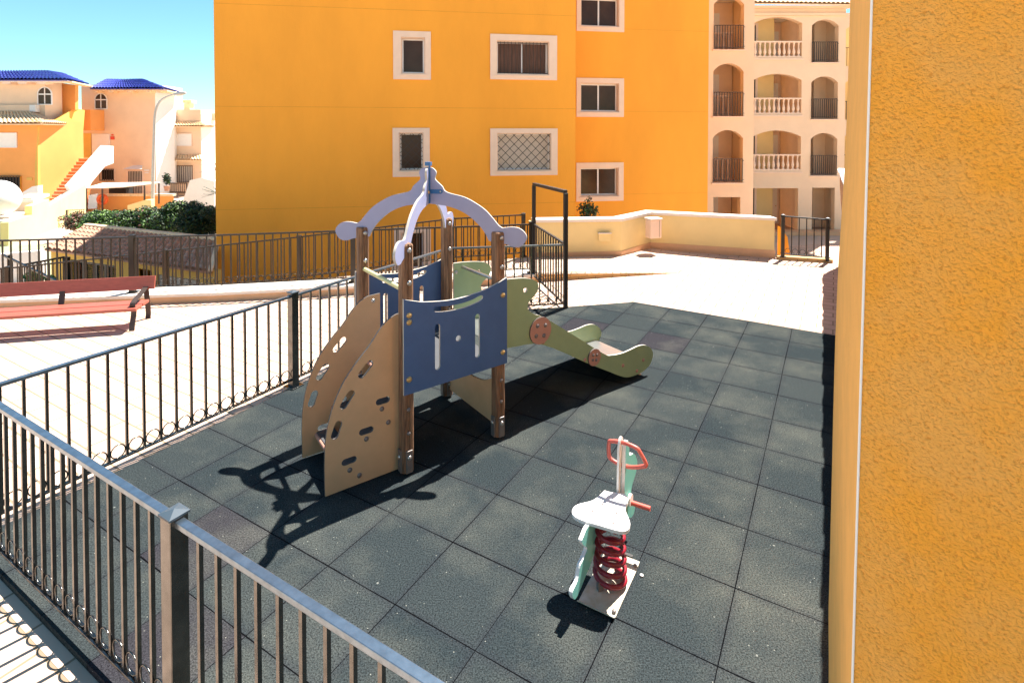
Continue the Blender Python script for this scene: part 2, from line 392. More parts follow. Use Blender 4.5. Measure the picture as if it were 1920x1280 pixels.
# ramp between the two outer railings, falling to the left
b = MB()
rm = []
for p, z in ((Vector((-13.5, 7.15)), -1.05), (Vector((-9.0, 7.5)), -.66), (Vector((-5.4, 7.85)), -.48), (Vector((-2.6, 8.3)), -.2), (Vector((.3, 9.05)), .03)):
    rm.append((p+Vector((0, .42)), z))
for p, z in ((Vector((.35, 10.6)), .02), (Vector((-1.2, 10.35)), -.06), (Vector((-3.9, 10.0)), -.3), (Vector((-6.2, 9.75)), -.5), (Vector((-9, 9.4)), -.66), (Vector((-13.5, 8.9)), -1.05)):
    rm.append((p, z))
vs = [V3(p, z) for p, z in rm]
b.add(vs, [(0, 1, 9, 10), (1, 2, 8, 9), (2, 3, 7, 8), (3, 4, 5, 6), (3, 6, 7)])
tag(b.build('ramp', M['paving']), kind='structure')
# rubber playground floor
e0 = Vector((-2.834, 2.998)); lf = Vector((-2.10, 5.16)); rw = W0+I2*.12
cFL = isect(lf, J2, e0, I2); cFR = isect(e0, I2, rw, J2)
jl = Vector((ox, oy))+J2*5.5
cBR = isect(jl, I2, rw, J2)
pad = [cFL, cFR, cBR, Vector((1.75, 7.845)), Vector((.76, 7.62)), Vector((-.86, 7.34))]
b = MB(); n = len(pad)
b.add([V3(p, 0) for p in pad]+[V3(p, PZ+.002) for p in pad], [tuple(range(n))]+[(i, (i+1) % n, n+(i+1) % n, n+i) for i in range(n)])
tag(b.build('playground_floor', M['rubber']), kind='structure')

# ================================================================= FENCES
MESH = {}
def copies(name, src, locs, parent):
    for L in locs:
        o = src.copy(); COL.objects.link(o); o.parent = parent; o.matrix_parent_inverse = src.matrix_parent_inverse.copy(); o.location = L; o.name = name
def fence(name, label, cat, a, b_, za, zb, H, posts, group=None, gap=.1175, bars=True, rings=True, bottom=.07, off=0., railw=.036, bw=.017, postw=.072, m='fence', ring_r=.047, skip=()):
    a = Vector(a); b_ = Vector(b_); d = (b_-a); L = d.length; d.normalize(); ang = math.atan2(d.y, d.x)
    t = thing(name, label, cat, V3(a, za), group)
    z = lambda s: za+(zb-za)*s/L
    mb = MB(); mb.beam(V3(a, z(0)+H-.012), V3(b_, z(L)+H-.012), railw, .024); mb.build('top_rail', M['rail' if m == 'fence' else m], t, .003)
    mb = MB(); mb.beam(V3(a, z(0)+bottom), V3(b_, z(L)+bottom), .03, .014); mb.build('bottom_rail', M[m], t, .002)
    # a baluster and a ring, then copies sharing their meshes
    me = MB(); me.box((0, 0, (H-.024+bottom+.007)/2), (bw, bw, H-.024-bottom-.007), ang)
    s = off+gap/2; first = None; locs = []
    while s < L-.01:
        if all(abs(s-q) > postw*.9 for q, _ in posts): locs.append(V3(a+d*s, z(s)))
        s += gap
    if bars and locs:
        ba = me.build('baluster', M[m]); ba.parent = t; ba.matrix_parent_inverse = Matrix.Translation(t.location).inverted(); ba.location = locs[0]
        copies('baluster', ba, locs[1:], t)
    if rings:
        rb = MB(); N = 20; rr = ring_r
        rb.tube([Vector((d.x*rr*math.cos(2*math.pi*k/N), d.y*rr*math.cos(2*math.pi*k/N), bottom+.007+rr+.004+rr*math.sin(2*math.pi*k/N))) for k in range(N)], .0045, 6, closed=True)
        rl = []
        s = off+gap
        while s < L-.04:
            if all(abs(s-q) > postw for q, _ in posts): rl.append(V3(a+d*s, z(s)))
            s += gap
        ro = rb.build('ring', M[m]); ro.parent = t; ro.matrix_parent_inverse = Matrix.Translation(t.location).inverted(); ro.location = rl[0]
        copies('ring', ro, rl[1:], t)
    for q, ph in posts:
        pb = MB(); c = V3(a+d*q, z(q)); pb.box(c+Vector((0, 0, (ph+.0)/2)), (postw, postw, ph), ang)
        pb.box(c+Vector((0, 0, .006)), (postw*1.9, postw*1.9, .012), ang)
        po = pb.build('post', M[m], t, .003)
        cb = MB(); w_ = postw*.57
        cr_ = Matrix.Rotation(ang, 3, 'Z')
        vs = [c+Vector((0, 0, ph))+cr_@Vector((x*w_, y*w_, 0)) for x, y in ((-1, -1), (1, -1), (1, 1), (-1, 1))]
        cb.add(vs+[v+Vector((0, 0, .008)) for v in vs]+[c+Vector((0, 0, ph+.021))], [(3, 2, 1, 0), (0, 1, 5, 4), (1, 2, 6, 5), (2, 3, 7, 6), (3, 0, 4, 7), (4, 5, 8), (5, 6, 8), (6, 7, 8), (7, 4, 8)])
        cb.build('post_cap', M['cap'] if m == 'fence' else M[m], po)
    return t
Lp = Vector((-2.09, 5.23)); Fp = Vector((-1.35, 2.17))
corner = isect(Lp, J2, Fp, I2)
backc = Vector((-.87, 7.33)); gp = Vector((.74, 7.575)); gfar = Vector((.36, 9.04))
G_ = 'low metal railings round the playground'
Lf = (corner-Fp).length
fence('playground_railing', 'nearest metal railing with sky-tinted bluish top rail and post cap, crossing the lower left corner', 'railing', corner, Fp+I2*2.2, 0, 0, .905, [(0, .905), (Lf, .915)], G_, off=(Lf % .1175)-.0)
Ll = (Lp-corner).length
fence('playground_railing', 'long metal railing with rings along the left edge of the rubber floor', 'railing', corner+J2*.03, backc, 0, 0, .885, [(Ll-.03, .905), ((backc-corner).length-.03, .905)], G_, off=.03)
fence('playground_railing', 'short metal railing behind the climbing tower, between corner and tall gate frame', 'railing', backc+(gp-backc).normalized()*.03, gp, -.01, -.01, .90, [], G_)
t = fence('playground_gate', 'closed barred gate under a tall thin black door frame', 'gate', gp, gfar, PZ, PZ+.03, .93, [], None, m='iron')
for nm, p, ph in (('frame_post', gp, 1.61), ('frame_post', gfar, 1.575)):
    pb = MB(); pb.box(V3(p, ph/2-.02), (.055, .055, ph), math.atan2((gfar-gp).y, (gfar-gp).x)); pb.build(nm, M['iron'], t, .003)
pb = MB(); pb.beam(V3(gp, 1.61), V3(gfar, 1.575), .055, .045); pb.build('frame_top', M['iron'], t, .003)
# outer railing on the kerb, one run per kerb side
ko = Vector((0, .26))
runs = [(Vector((-9.0, 7.43)), Vector((-7.135, 7.58))), (Vector((-7.135, 7.58)), Vector((-4.361, 7.98))), (Vector((-4.361, 7.98)), Vector((-2.45, 8.36))), (Vector((-2.45, 8.36)), Vector((.33, 8.93)))]
lab = ['outer railing on the pale kerb, far left end above the red bench', 'outer railing on the pale kerb behind the red bench, wide flat post at its middle',
       'outer railing on the pale kerb, in front of the left part of the orange facade', 'outer railing on the pale kerb, behind the climbing tower posts']
for (p, q), lb, ps in zip(runs, lab, ([], [(1.63, .83)], [(1.93, .83)], [(2.83, .84)])):
    fence('outer_railing', lb, 'railing', p+ko*.6, q+ko*.6, .10, .10, .815, ps, 'outer railings on the kerb', m='fence2')
M_ = [((-10.5, 9.35), -.78), ((-8.6, 9.35), -.70), ((-6.15, 9.72), -.49), ((-3.9, 10.05), -.30), ((-1.13, 10.4), -.02), ((.22, 10.62), .02)]
lab = ['ramp railing seen at the far left between the bars of the outer one', 'ramp railing in front of the tiled garage roof', 'ramp railing below the left end of the orange facade', 'ramp railing sloping up in front of the orange facade', 'short top run of the ramp railing ending at the cream parapet']
for i in range(5):
    (p, z0), (q, z1) = M_[i], M_[i+1]
    if i == 0: z1 = -.70
    fence('ramp_railing', lab[i], 'railing', p, q, z0, z1, .82, [((Vector(q)-Vector(p)).length, .83)], 'railings of the ramp behind the outer kerb', gap=.115, m='fence2')

# ================================================================= CLIMBING TOWER
A = Vector((-.757, 3.899)); B = Vector((-.111, 4.361)); C = Vector((-.601, 5.038)); D = Vector((-1.247, 4.576))
u = Vector((.813, .582)); w = Vector((-.582, .813)); u.normalize(); w.normalize()
TW = thing('climbing_tower', 'wooden posted play tower with blue walls, tan climbing panels, green slide and crossed arches', 'play tower', ((A.x+C.x)/2, (A.y+C.y)/2, 0))
def bolt(c, ax, r=.017, m='bolt_brass', par=TW): MB().dome(c, r*1.25, ax, .65).build('bolt', M[m], par)
for k, P_ in enumerate((A, B, C, D)):
    pb = MB(); h_ = 1.645; s_ = .043; ch = .012
    prof = [(s_-ch, -s_), (s_, -s_+ch), (s_, s_-ch), (s_-ch, s_), (.008, s_), (.005, s_-.006), (-.005, s_-.006), (-.008, s_), (-s_+ch, s_), (-s_, s_-ch), (-s_, -s_+ch), (-s_+ch, -s_), (-.008, -s_), (-.005, -s_+.006), (.005, -s_+.006), (.008, -s_)]
    ring = lambda z, f=1: [V3(P_+u*x*f+w*y*f, z) for x, y in prof]
    N = len(prof); r0, r1, r2 = ring(.02), ring(h_-.012), ring(h_, .86)
    pb.add(r0+r1+r2, [(i, (i+1) % N, N+(i+1) % N, N+i) for i in range(N)]+[(N+i, N+(i+1) % N, 2*N+(i+1) % N, 2*N+i) for i in range(N)]+[tuple(range(2*N, 3*N))])
    po = pb.build('post', M['wood'], TW)
    for sd, ax in ((-u*.0485, -u), (-w*.0485, -w)):
        fb = MB(); fb.box(V3(P_+sd, .10), (.012, .05, .16), math.atan2(ax.y, ax.x)); fb.build('foot_bracket', M['bolt_grey'], po, .003)
        bolt(V3(P_+sd*1.15, .13), V3(ax), .014, 'steel', po)
    for zz in (1.60, 1.37): bolt(V3(P_-w*.043+u*.008, zz), V3(-w), .015, 'steel', po)
    for zz in (.30, .47, .82): bolt(V3(P_-w*.043, zz), V3(-w), .012, 'bolt_grey', po)
# blue side walls
topc = [(-.045, 1.268, 1), (.05, 1.238), (.135, 1.218), (.353, 1.196), (.587, 1.214), (.734, 1.250), (.838, 1.286, 1), (.838, .605, 1), (-.045, .588, 1)]
arc = smooth([(.19, 1.155), (.20, 1.172), (.30, 1.158), (.42, 1.156), (.52, 1.168), (.59, 1.187), (.612, 1.172), (.595, 1.148), (.52, 1.128), (.42, 1.116), (.30, 1.118), (.205, 1.132)], 3)
holes = [slot(.22, .874, .336, .042, R(90)), slot(.562, .882, .336, .042, R(90)), circ(.394, .899, .022), arc]
for org, dr in ((A-w*.046, -w), (D+w*.046, w)):
    pb = MB(); f = vframe(org, u); pb.slab([smooth(topc, 6)]+holes, f, V3(dr*.017), 0, 1)
    po = pb.build('blue_wall', [M['blue'], M['edge']], TW)
    for s_, z_ in ((-.003, 1.148), (-.003, 1.099), (-.005, .695), (.797, 1.153), (.797, .70)): bolt(f((s_, z_))+V3(dr*.017), V3(dr), .017, 'bolt_brass', po)
# arches
half = [(-.240, 1.600), (-.222, 1.648), (-.175, 1.680), (-.115, 1.686), (-.045, 1.676, 1), (-.012, 1.698), (.036, 1.755), (.098, 1.818), (.18, 1.872), (.27, 1.915), (.385, 1.942), (.430, 1.962), (.452, 1.998), (.497, 2.038), (.512, 2.062), (.502, 2.110), (.53, 2.143), (.583, 2.150)]
inner = [(.583, 1.856), (.466, 1.846), (.381, 1.832), (.294, 1.802), (.22, 1.758), (.144, 1.691), (.094, 1.628), (.064, 1.569, 1), (-.078, 1.548), (-.135, 1.529), (-.20, 1.540)]
cx_ = .574
out = half+[(2*cx_-p[0],)+tuple(p[1:]) for p in half[-2::-1]]+[(2*cx_-p[0],)+tuple(p[1:]) for p in inner[::-1]]+inner[1:]
for P_, Q_ in ((D, B), (A, C)):
    d = (Q_-P_); sc = d.length/1.156; d.normalize(); nn = Vector((-d.y, d.x))
    pb = MB(); pb.slab([smooth([(p[0]*sc,)+tuple(p[1:]) for p in out], 4)], vframe(P_-nn*.009, d), V3(nn*.018), 0, 1)
    pb.build('arch', [M['lilac'], M['edge']], TW)
ctr = D+(B-D)*.5; dd = (B-D).normalized(); nn = Vector((-dd.y, dd.x))
pb = MB(); pb.box(V3(ctr+dd*.014-nn*.013, 2.02), (.010, .022, .32), math.atan2(dd.y, dd.x)); pb.box(V3(ctr, 2.178), (.045, .045, .03), math.atan2(dd.y, dd.x))
pb.slab([slot(.07, 1.955, .11, .035)], vframe(ctr-nn*.0095, dd), V3(-nn*.006))
br = pb.build('arch_bracket', M['navy'], TW)
bolt(V3(ctr-nn*.03+dd*.005, 1.95), V3(-nn), .014, 'bolt_brass', br); bolt(V3(ctr-nn*.016+dd*.105, 1.955), V3(-nn), .007, 'steel', br)
# tan climbing panels
lad = [(-.05, 1.14, 1), (.042, 1.134), (.075, 1.123), (.127, 1.095), (.183, 1.039), (.253, .949), (.349, .850), (.442, .729), (.515, .568), (.553, .401), (.563, .223), (.561, .014, 1), (-.05, .014, 1)]
lh = [slot(.278, .797, .135, .05, R(135)), slot(.408, .622, .135, .052, R(127)), slot(.482, .437, .125, .052, R(110)), slot(.154, .541, .105, .045), slot(.276, .366, .105, .045), slot(.398, .198, .105, .045)]
for org in (A+w*.05, D-w*.25):
    f = vframe(org, -u); pb = MB(); pb.slab([smooth(lad, 5)]+lh, f, V3(w*.017), 0, 1)
    po = pb.build('climbing_panel', [M['tan'], M['edge_dark']], TW)
    for s_, z_ in ((.01, 1.09), (.01, .77), (.162, .486), (.276, .309), (.394, .134), (.327, .072), (.115, .376)):
        bolt(f((s_, z_)), V3(-w), .014, 'bolt_grey' if z_ < .6 else 'steel', po)
lw = (D-w*.25-A-w*.067).dot(w); mid = A+w*(.067+lw/2)
for s_, z_ in ((.398, .165), (.276, .335), (.154, .51), (.03, .66)):
    c = mid-u*s_
    pb = MB(); pb.box(V3(c, z_), (.13, lw-.004, .028), math.atan2(u.y, u.x))
    so_ = pb.build('step', M['grey_dark'], TW, .004)
    MB().tube([V3(c-u*.068-w*(lw/2-.004), z_-.006), V3(c-u*.068+w*(lw/2-.004), z_-.006)], .014, 10).build('step_nosing', M['pink'], so_)
# deck
pb = MB(); cc = (A+C)/2; pb.box(V3(cc, .625), (.79, .79, .03), math.atan2(u.y, u.x)); pb.build('deck', M['grey_dark'], TW)
# panel under the deck, slide side
pb = MB(); pb.slab([smooth([(.035, .42, 1), (.2, .365), (.4, .345), (.6, .372), (.755, .44, 1), (.755, .08, 1), (.035, .08, 1)], 6)], vframe(C-u*.0, B-C), V3(u*.016), 0, 1)
pb.build('lower_panel', [M['tan'], M['edge_dark']], TW)
# bars
MB().tube([V3(D-w*.03, 1.30), V3(A+w*.03, 1.305)], .017, 12).build('entry_bar', M['yellow_bar'], TW)
# slide
sn = [(.04, 1.236, 1), (.126, 1.234), (.261, 1.222), (.36, 1.202), (.43, 1.165), (.446, 1.115), (.415, 1.06), (.352, 1.015), (.334, .975), (.345, .935), (.402, .895), (.518, .840), (.825, .635), (1.225, .363), (1.331, .323), (1.46, .308), (1.589, .314), (1.70, .325), (1.80, .312), (1.885, .262), (1.922, .19), (1.885, .11), (1.823, .071), (1.74, .05), (1.6, .048), (1.478, .08), (1.25, .20), (1.021, .322), (.489, .615), (.152, .668, 1), (.04, .675, 1)]
for org, fr in ((B+w*.046, 1), (C-w*.063, 0)):
    f = vframe(org, u); pb = MB(); pb.slab([smooth(sn, 4), circ(.306, 1.116, .022)], f, V3(w*.017), 0, 1)
    po = pb.build('slide_side', [M['green'], M['edge']], TW)
    if fr:
        for c_, r_, q in (((.46, .746), .115, .062), ((1.095, .364), .078, .032)):
            pb = MB(); pb.slab([circ(c_[0], c_[1], r_, 32)], vframe(org-w*.001, u), V3(-w*.015), 0, 1); di = pb.build('joint_disc', [M['pink'], M['edge_dark']], TW)
            for ax_, az_ in ((-.6, .8), (.8, .6), (-.8, -.55), (.55, -.8)): bolt(f((c_[0]+ax_*q, c_[1]+az_*q))-V3(w*.016), V3(-w), .015 if r_ > .1 else .012, 'bolt_grey', di)
        for s_, z_ in ((1.485, .187), (1.775, .169), (1.682, .085), (.50, .635), (.985, .365)): bolt(f((s_, z_)), V3(-w), .014, 'pink', po)
    else:
        for s_, z_ in ((.064, 1.152),): bolt(f((s_, z_)), V3(-w), .014, 'steel', po)
c0 = B+w*.063; c1 = C-w*.063
bed = smooth([(.03, .70), (.18, .70), (.42, .655), (.52, .62), (.8, .475), (1.05, .35), (1.25, .235), (1.4, .17), (1.55, .14), (1.78, .135), (1.86, .12)], 4, closed=False)
pb = MB()
for (s0, z0), (s1, z1) in zip(bed[:-1], bed[1:]):
    q = [V3(c0+u*s0, z0), V3(c0+u*s1, z1), V3(c1+u*s1, z1), V3(c1+u*s0, z0)]
    pb.add(q+[v-Vector((0, 0, .006)) for v in q], [(0, 1, 2, 3), (7, 6, 5, 4), (0, 1, 5, 4), (2, 3, 7, 6)], 0, False)
pb.build('slide_bed', M['slide'], TW)
MB().tube([V3(c0+u*.13, 1.19), V3(c1+u*.13, 1.19)], .014, 10).build('slide_bar', M['steel'], TW)

# ================================================================= SPRING RIDER
c = Vector((.53, 2.93)); aJ, bI = J2, I2
RD = thing('spring_rider', 'spring rider with white seat, turquoise boards and coral handlebar on a red coil', 'spring rider', V3(c))
L3 = lambda a_, b_, z: V3(c+aJ*a_+bI*b_, z)
pb = MB(); g2 = []
for a_, z in ((-.215, .022), (-.19, .006), (-.1, .008), (.15, .008), (.205, .018)):
    g2.append([L3(a_, -.1, z), L3(a_, .1, z)])
for r_, s_ in zip(g2[:-1], g2[1:]):
    q = [r_[0], s_[0], s_[1], r_[1]]; pb.add(q+[v-Vector((0, 0, .005)) for v in q], [(0, 1, 2, 3), (4, 5, 6, 7), (0, 1, 5, 4), (3, 2, 6, 7), (0, 3, 7, 4), (1, 2, 6, 5)])
pl = pb.build('base_plate', M['plate'], RD)
for a_, b_ in ((-.17, .085), (.17, .085), (.17, -.085)): bolt(L3(a_, b_, .014), (0, 0, 1), .009, 'bolt_grey', pl)
pts = []
for k in range(0, 151):
    th = k/150*2*math.pi*5.4; zz = .024+.31*(k/150)**1.05; rr = .082-.014*(k/150)
    pts.append(L3(rr*math.cos(th), rr*math.sin(th), zz))
MB().tube(pts, .0135, 10).build('spring', M['red'], RD)
pb = MB()
for th in (200,): pb.box(L3(.082*math.cos(R(th)), .082*math.sin(R(th)), .03), (.026, .026, .05), .3)
pb.build('spring_clamp', M['bolt_grey'], RD)
MB().box(L3(0, 0, .348), (.13, .13, .014), TH).build('top_plate', M['bolt_grey'], RD)
seat = smooth([(-.071, -.190), (-.020, -.182), (.053, -.124), (.12, -.105), (.168, -.097, 1), (.172, -.06), (.185, -.03), (.199, .012, 1), (.167, .045), (.10, .054), (.063, .065), (.02, .095), (-.022, .118), (-.07, .120), (-.098, .085), (-.112, -.02), (-.122, -.12), (-.108, -.17)], 4)
pb = MB(); pb.slab([seat], lambda p: L3(p[0], p[1], .362), Vector((0, 0, .018))); st = pb.build('seat', M['offwhite'], RD, .004)
for a_, b_ in ((-.03, -.09), (.05, -.06), (.02, .03), (-.06, .04)): bolt(L3(a_, b_, .380), (0, 0, 1), .006, 'bolt_grey', st)
tail = [(-.0, .355), (-.061, .352), (-.149, .372), (-.198, .358), (-.222, .345), (-.195, .307), (-.150, .262), (-.205, .24), (-.238, .232), (-.272, .182), (-.331, .17), (-.335, .145), (-.30, .105), (-.231, .112), (-.169, .130), (-.09, .15), (-.035, .19), (-.012, .265)]
f = lambda bb: (lambda p: L3(p[0], bb, p[1]))
pb = MB(); pb.slab([smooth(tail, 4)], f(-.09), V3(bI*.02), 0, 1); pb.build('tail_board', [M['turq'], M['offwhite']], RD)
front = [(.235, .20), (.235, .36), (.245, .50), (.252, .60), (.262, .632), (.28, .640), (.305, .625), (.315, .58), (.325, .535), (.36, .52), (.40, .505), (.45, .455), (.475, .40), (.44, .36), (.39, .335), (.355, .30), (.36, .25), (.40, .215), (.435, .17), (.41, .135), (.36, .14), (.30, .17), (.25, .17)]
pb = MB(); pb.slab([smooth(front, 4)], f(-.02), V3(bI*.02), 0, 1); pb.build('front_board', [M['turq'], M['offwhite']], RD)
pb = MB(); pb.slab([smooth([(.198, .36, 1), (.20, .45), (.205, .56), (.21, .63), (.232, .668), (.265, .665), (.272, .63), (.25, .56), (.232, .45), (.225, .36, 1)], 4)], f(-.035), V3(bI*.012)); pb.build('neck_plate', M['offwhite'], RD)
hp = []
for b_, z in ((-.03, .642), (-.085, .632), (-.10, .615), (-.104, .54), (-.09, .515), (-.035, .50), (.03, .505), (.105, .535), (.118, .555), (.085, .615), (.065, .635), (.0, .645)):
    hp.append((b_, z))
MB().tube([L3(.245+(.64-z)*.12, b_, z) for b_, z in smooth(hp, 3)], .0115, 10, closed=True).build('handlebar', M['red2'], RD)
MB().tube([L3(.30, -.06, .27), L3(.30, .0, .27), L3(.305, .13, .27)], .0135, 12).build('foot_peg', M['red2'], RD)
pb = MB(); pb.slab([circ(.30, .285, .033, 18)], f(.004), V3(bI*.016)); pb.build('peg_collar', M['offwhite'], RD)
# drain slot behind the plate
pb = MB(); pb.box(L3(.235, -.03, .005), (.16, .018, .008), -TH)
tag(pb.build('drain_slot', M['iron']), 'short black slot in the rubber floor just behind the spring rider plate', 'drain')

# ================================================================= BENCH
be = Vector((.976, .217)); bn = Vector((-.217, .976)); bo = Vector((-4.66, 6.76))
BN = thing('park_bench', 'long bench with reddish planks and dark curved metal arm, cut off by the left edge', 'bench', V3(bo-be*1.2, PZ))
f3 = lambda s_, n_, z: V3(bo+be*s_+bn*n_, z)
Lb = 2.35
for n0, z in ((.0, .235), (.205, .235)):
    pb = MB(); pb.beam(f3(.01, n0+.095, z), f3(-Lb, n0+.095, z), .185, .035); pb.build('seat_plank', M['wood_red'], BN, .004)
rot = Matrix.Rotation(math.atan2(be.y, be.x), 3, 'Z')@Matrix.Rotation(R(-12), 3, 'X')
pb = MB(); pb.box((f3(.05, .475, .452)+f3(-Lb-.03, .475, .452))/2, (Lb+.08, .028, .17), rot=rot); pb.build('backrest', M['wood_red'], BN, .004)
def strap(pts, s_, wdt=.06, th=.012):
    mb = MB(); P3 = smooth(pts, 5, closed=False)
    for (n0, z0), (n1, z1) in zip(P3[:-1], P3[1:]):
        mb.beam(f3(s_, n0, z0), f3(s_, n1, z1), wdt, th, up=V3(be)) if False else mb.box((f3(s_, n0, z0)+f3(s_, n1, z1))/2, (wdt, math.hypot(n1-n0, z1-z0)+.006, th), rot=Matrix.Rotation(math.atan2(be.y, be.x), 3, 'Z')@Matrix.Rotation(math.atan2(z1-z0, n1-n0), 3, 'X'))
    return mb
for s_ in (-.05, -Lb+.2):
    strap([(.03, -.028), (.05, .05), (.085, .14), (.10, .215)], s_).build('front_leg', M['iron2'], BN)
    strap([(.52, -.028), (.50, -.02), (.515, .03), (.50, .16), (.47, .30), (.455, .385), (.43, .395), (.30, .36), (.10, .315), (.06, .29), (.065, .26), (.12, .23), (.25, .225)], s_).build('armrest', M['iron2'], BN)
pb = strap([(.41, .215), (.43, .30), (.455, .40)], -1.0, .06, .02); pb.build('back_support', M['iron2'], BN)
# manhole marking on the paving
pb = MB(); mc = Vector((-3.67, 5.62))
for k in range(5):
    a0 = k*72; pts = [V3(mc+Vector((.1*math.cos(R(a0+j*10)), .07*math.sin(R(a0+j*10)))), PZ+.004) for j in range(4)]
    pb.tube(pts, .006, 5)
tag(pb.build('drain_cover', M['lampgrey']), 'faint grey ring of a small drain cover in the pale paving left of the railing', 'drain cover')

# ================================================================= NEAR BUILDING CORNER (right)
lx = lambda z: .608+.0152*z
far_prof = [(-2.0, 1.235, ), (.235, .586), (.47, .583), (.83, .586), (1.1, .589), (1.37, .5915), (1.69, .594), (1.9, .596), (2.32, .6037), (2.96, .6105), (4, .619), (6.5, .63)]
far_prof[0] = (-2.0, .58)
NB = thing('orange_house_corner', 'close up corner of a coarse orange stuccoed house filling the right side', 'house', (.7, 1.2, PZ))
YF = 2.2; YN = 1.0
zs = [p[0] for p in far_prof]
def fx(z):
    for (z0, r0), (z1, r1) in zip(far_prof[:-1], far_prof[1:]):
        if z <= z1: return (r0+(r1-r0)*(z-z0)/(z1-z0))*YF
    return far_prof[-1][1]*YF
Z_ = [-2+.1*k for k in range(86)]
pb = MB(); nv = len(Z_)
near = [Vector((lx(z), YN, z)) for z in Z_]; far = [Vector((fx(z)+.004*math.sin(z*3.1), YF, z)) for z in Z_]
midp = [n_.lerp(f_, .5)+Vector((.012*math.sin(n_.z*2.3), 0, 0)) for n_, f_ in zip(near, far)]
pb.add(near+midp+far, [(i, i+1, nv+i+1, nv+i) for i in range(nv-1)]+[(nv+i, nv+i+1, 2*nv+i+1, 2*nv+i) for i in range(nv-1)], 0, True)
bk = [Vector((f_.x+I2.x*6, f_.y+I2.y*6, f_.z)) for f_ in far]
pb.add(far+bk, [(i, i+1, nv+i+1, nv+i) for i in range(nv-1)])
pb.build('side_wall', M['stucco_fine'], NB)
pb = MB(); nr = [Vector((n_.x+I2.x*5+.008*I2.x, n_.y+I2.y*5, n_.z)) for n_ in near]
pb.add([n_+V3(I2*.003) for n_ in near]+nr, [(i, i+1, nv+i+1, nv+i) for i in range(nv-1)], 0, False); pb.build('front_wall', M['stucco'], NB)
pb = MB(); pb.tube([Vector((lx(z)+.0005, YN-.0012, z)) for z in Z_], .0023, 6); pb.build('corner_bead', M['white'], NB)
pb = MB(); pb.add([near[-1], far[-1], bk[-1], nr[-1]], [(0, 1, 2, 3)]); pb.build('roof', M['stone'], NB)
# rustic garden wall beyond it
pb = MB(); s0, s1 = -.9, 8.1; NS = 60; rows = 10; vs = []
H_ = lambda t: 1.72
for i in range(NS+1):
    t_ = i/NS; base = W0+J2*(s0+(s1-s0)*t_)+I2*WO(t_)
    for j in range(rows+1):
        lean = (-.085*t_+.0)*(j/rows); r_ = random.uniform(-.012, .012)
        vs.append(V3(base+I2*(lean-.0+r_), PZ+(H_(t_)-PZ)*j/rows))
fs = [(i*(rows+1)+j, (i+1)*(rows+1)+j, (i+1)*(rows+1)+j+1, i*(rows+1)+j+1) for i in range(NS) for j in range(rows)]
pb.add(vs, fs); back = [v+V3(I2*.32) for v in vs]; pb.add(back, fs)
for col_ in (0, NS):
    a_ = vs[col_*(rows+1):(col_+1)*(rows+1)]; b_ = back[col_*(rows+1):(col_+1)*(rows+1)]
    pb.add(a_+b_, [(j, j+1, rows+2+j, rows+1+j) for j in range(rows)])
GW = thing('garden_wall', 'rough brown brick garden wall with bright white top beside the far low gate', 'wall', V3(W0, PZ))
pb.build('brickwork', M['brickwall'], GW)
pb = MB()
for i in range(NS):
    t_ = (i+.5)/NS; base = W0+J2*(s0+(s1-s0)*t_)+I2*(-.085*t_+.155+WO(t_))
    pb.box(V3(base+I2*random.uniform(-.01, .01), H_(t_)+.015), (.37, (s1-s0)/NS-.004, .03), -TH)
pb.build('coping', M['white'], GW)

# ================================================================= PARAPET
PW = thing('parapet_wall', 'low cream parapet wall with white coping and tiled skirting enclosing the paving', 'wall', (2.1, 10.6, PZ))
pp = [Vector((.40, 10.50)), Vector((2.116, 10.63)), Vector((2.905, 11.50)), Vector((5.13, 10.72))]
inn = [Vector((.38, 10.72)), Vector((2.02, 10.85)), Vector((2.87, 11.75)), Vector((5.18, 10.93))]
def strip(pa, pb_, z0, z1, m, name, par=PW, exp=0):
    mb = MB(); n_ = len(pa)
    v = [V3(p, z0) for p in pa]+[V3(p, z0) for p in pb_]+[V3(p, z1) for p in pa]+[V3(p, z1) for p in pb_]
    fs = []
    for i in range(n_-1):
        fs += [(i, i+1, 2*n_+i+1, 2*n_+i), (n_+i, n_+i+1, 3*n_+i+1, 3*n_+i), (2*n_+i, 2*n_+i+1, 3*n_+i+1, 3*n_+i)]
    fs += [(0, n_, 3*n_, 2*n_), (n_-1, 2*n_-1, 4*n_-1, 3*n_-1)]
    mb.add(v, fs); return mb.build(name, m, par)
strip(pp, inn, PZ-.6, .70, M['cream'], 'wall_body')
offs = [Vector((0, -.03)), Vector((.012, -.035)), Vector((0, -.045)), Vector((.03, -.035))]
strip([p+o_ for p, o_ in zip(pp, offs)], [p-o_ for p, o_ in zip(inn, offs)], .70, .755, M['stone'], 'coping')
o2 = [Vector((0, -.014)), Vector((.008, -.015)), Vector((0, -.02)), Vector((.012, -.015))]
strip([p+o_ for p, o_ in zip(pp, o2)], pp, PZ-.2, .12, M['skirt'], 'skirting')
# left return hidden behind gate
pb = MB(); pb.bx(.33, .45, 10.45, 10.75, PZ, .70); pb.build('wall_end', M['cream'], PW)
q0 = at(1122, 438, 10.57); q1 = at(1145, 452, 10.57)
pb = MB(); pb.bx(q0.x, q1.x, 10.545, 10.58, q1.z, q0.z); ht = pb.build('small_hatch', M['cream'], PW)
pb = MB(); pb.bx(q0.x-.01, q1.x+.01, 10.52, 10.58, q0.z+.003, q0.z+.02); pb.build('hatch_lip', M['stone'], ht)
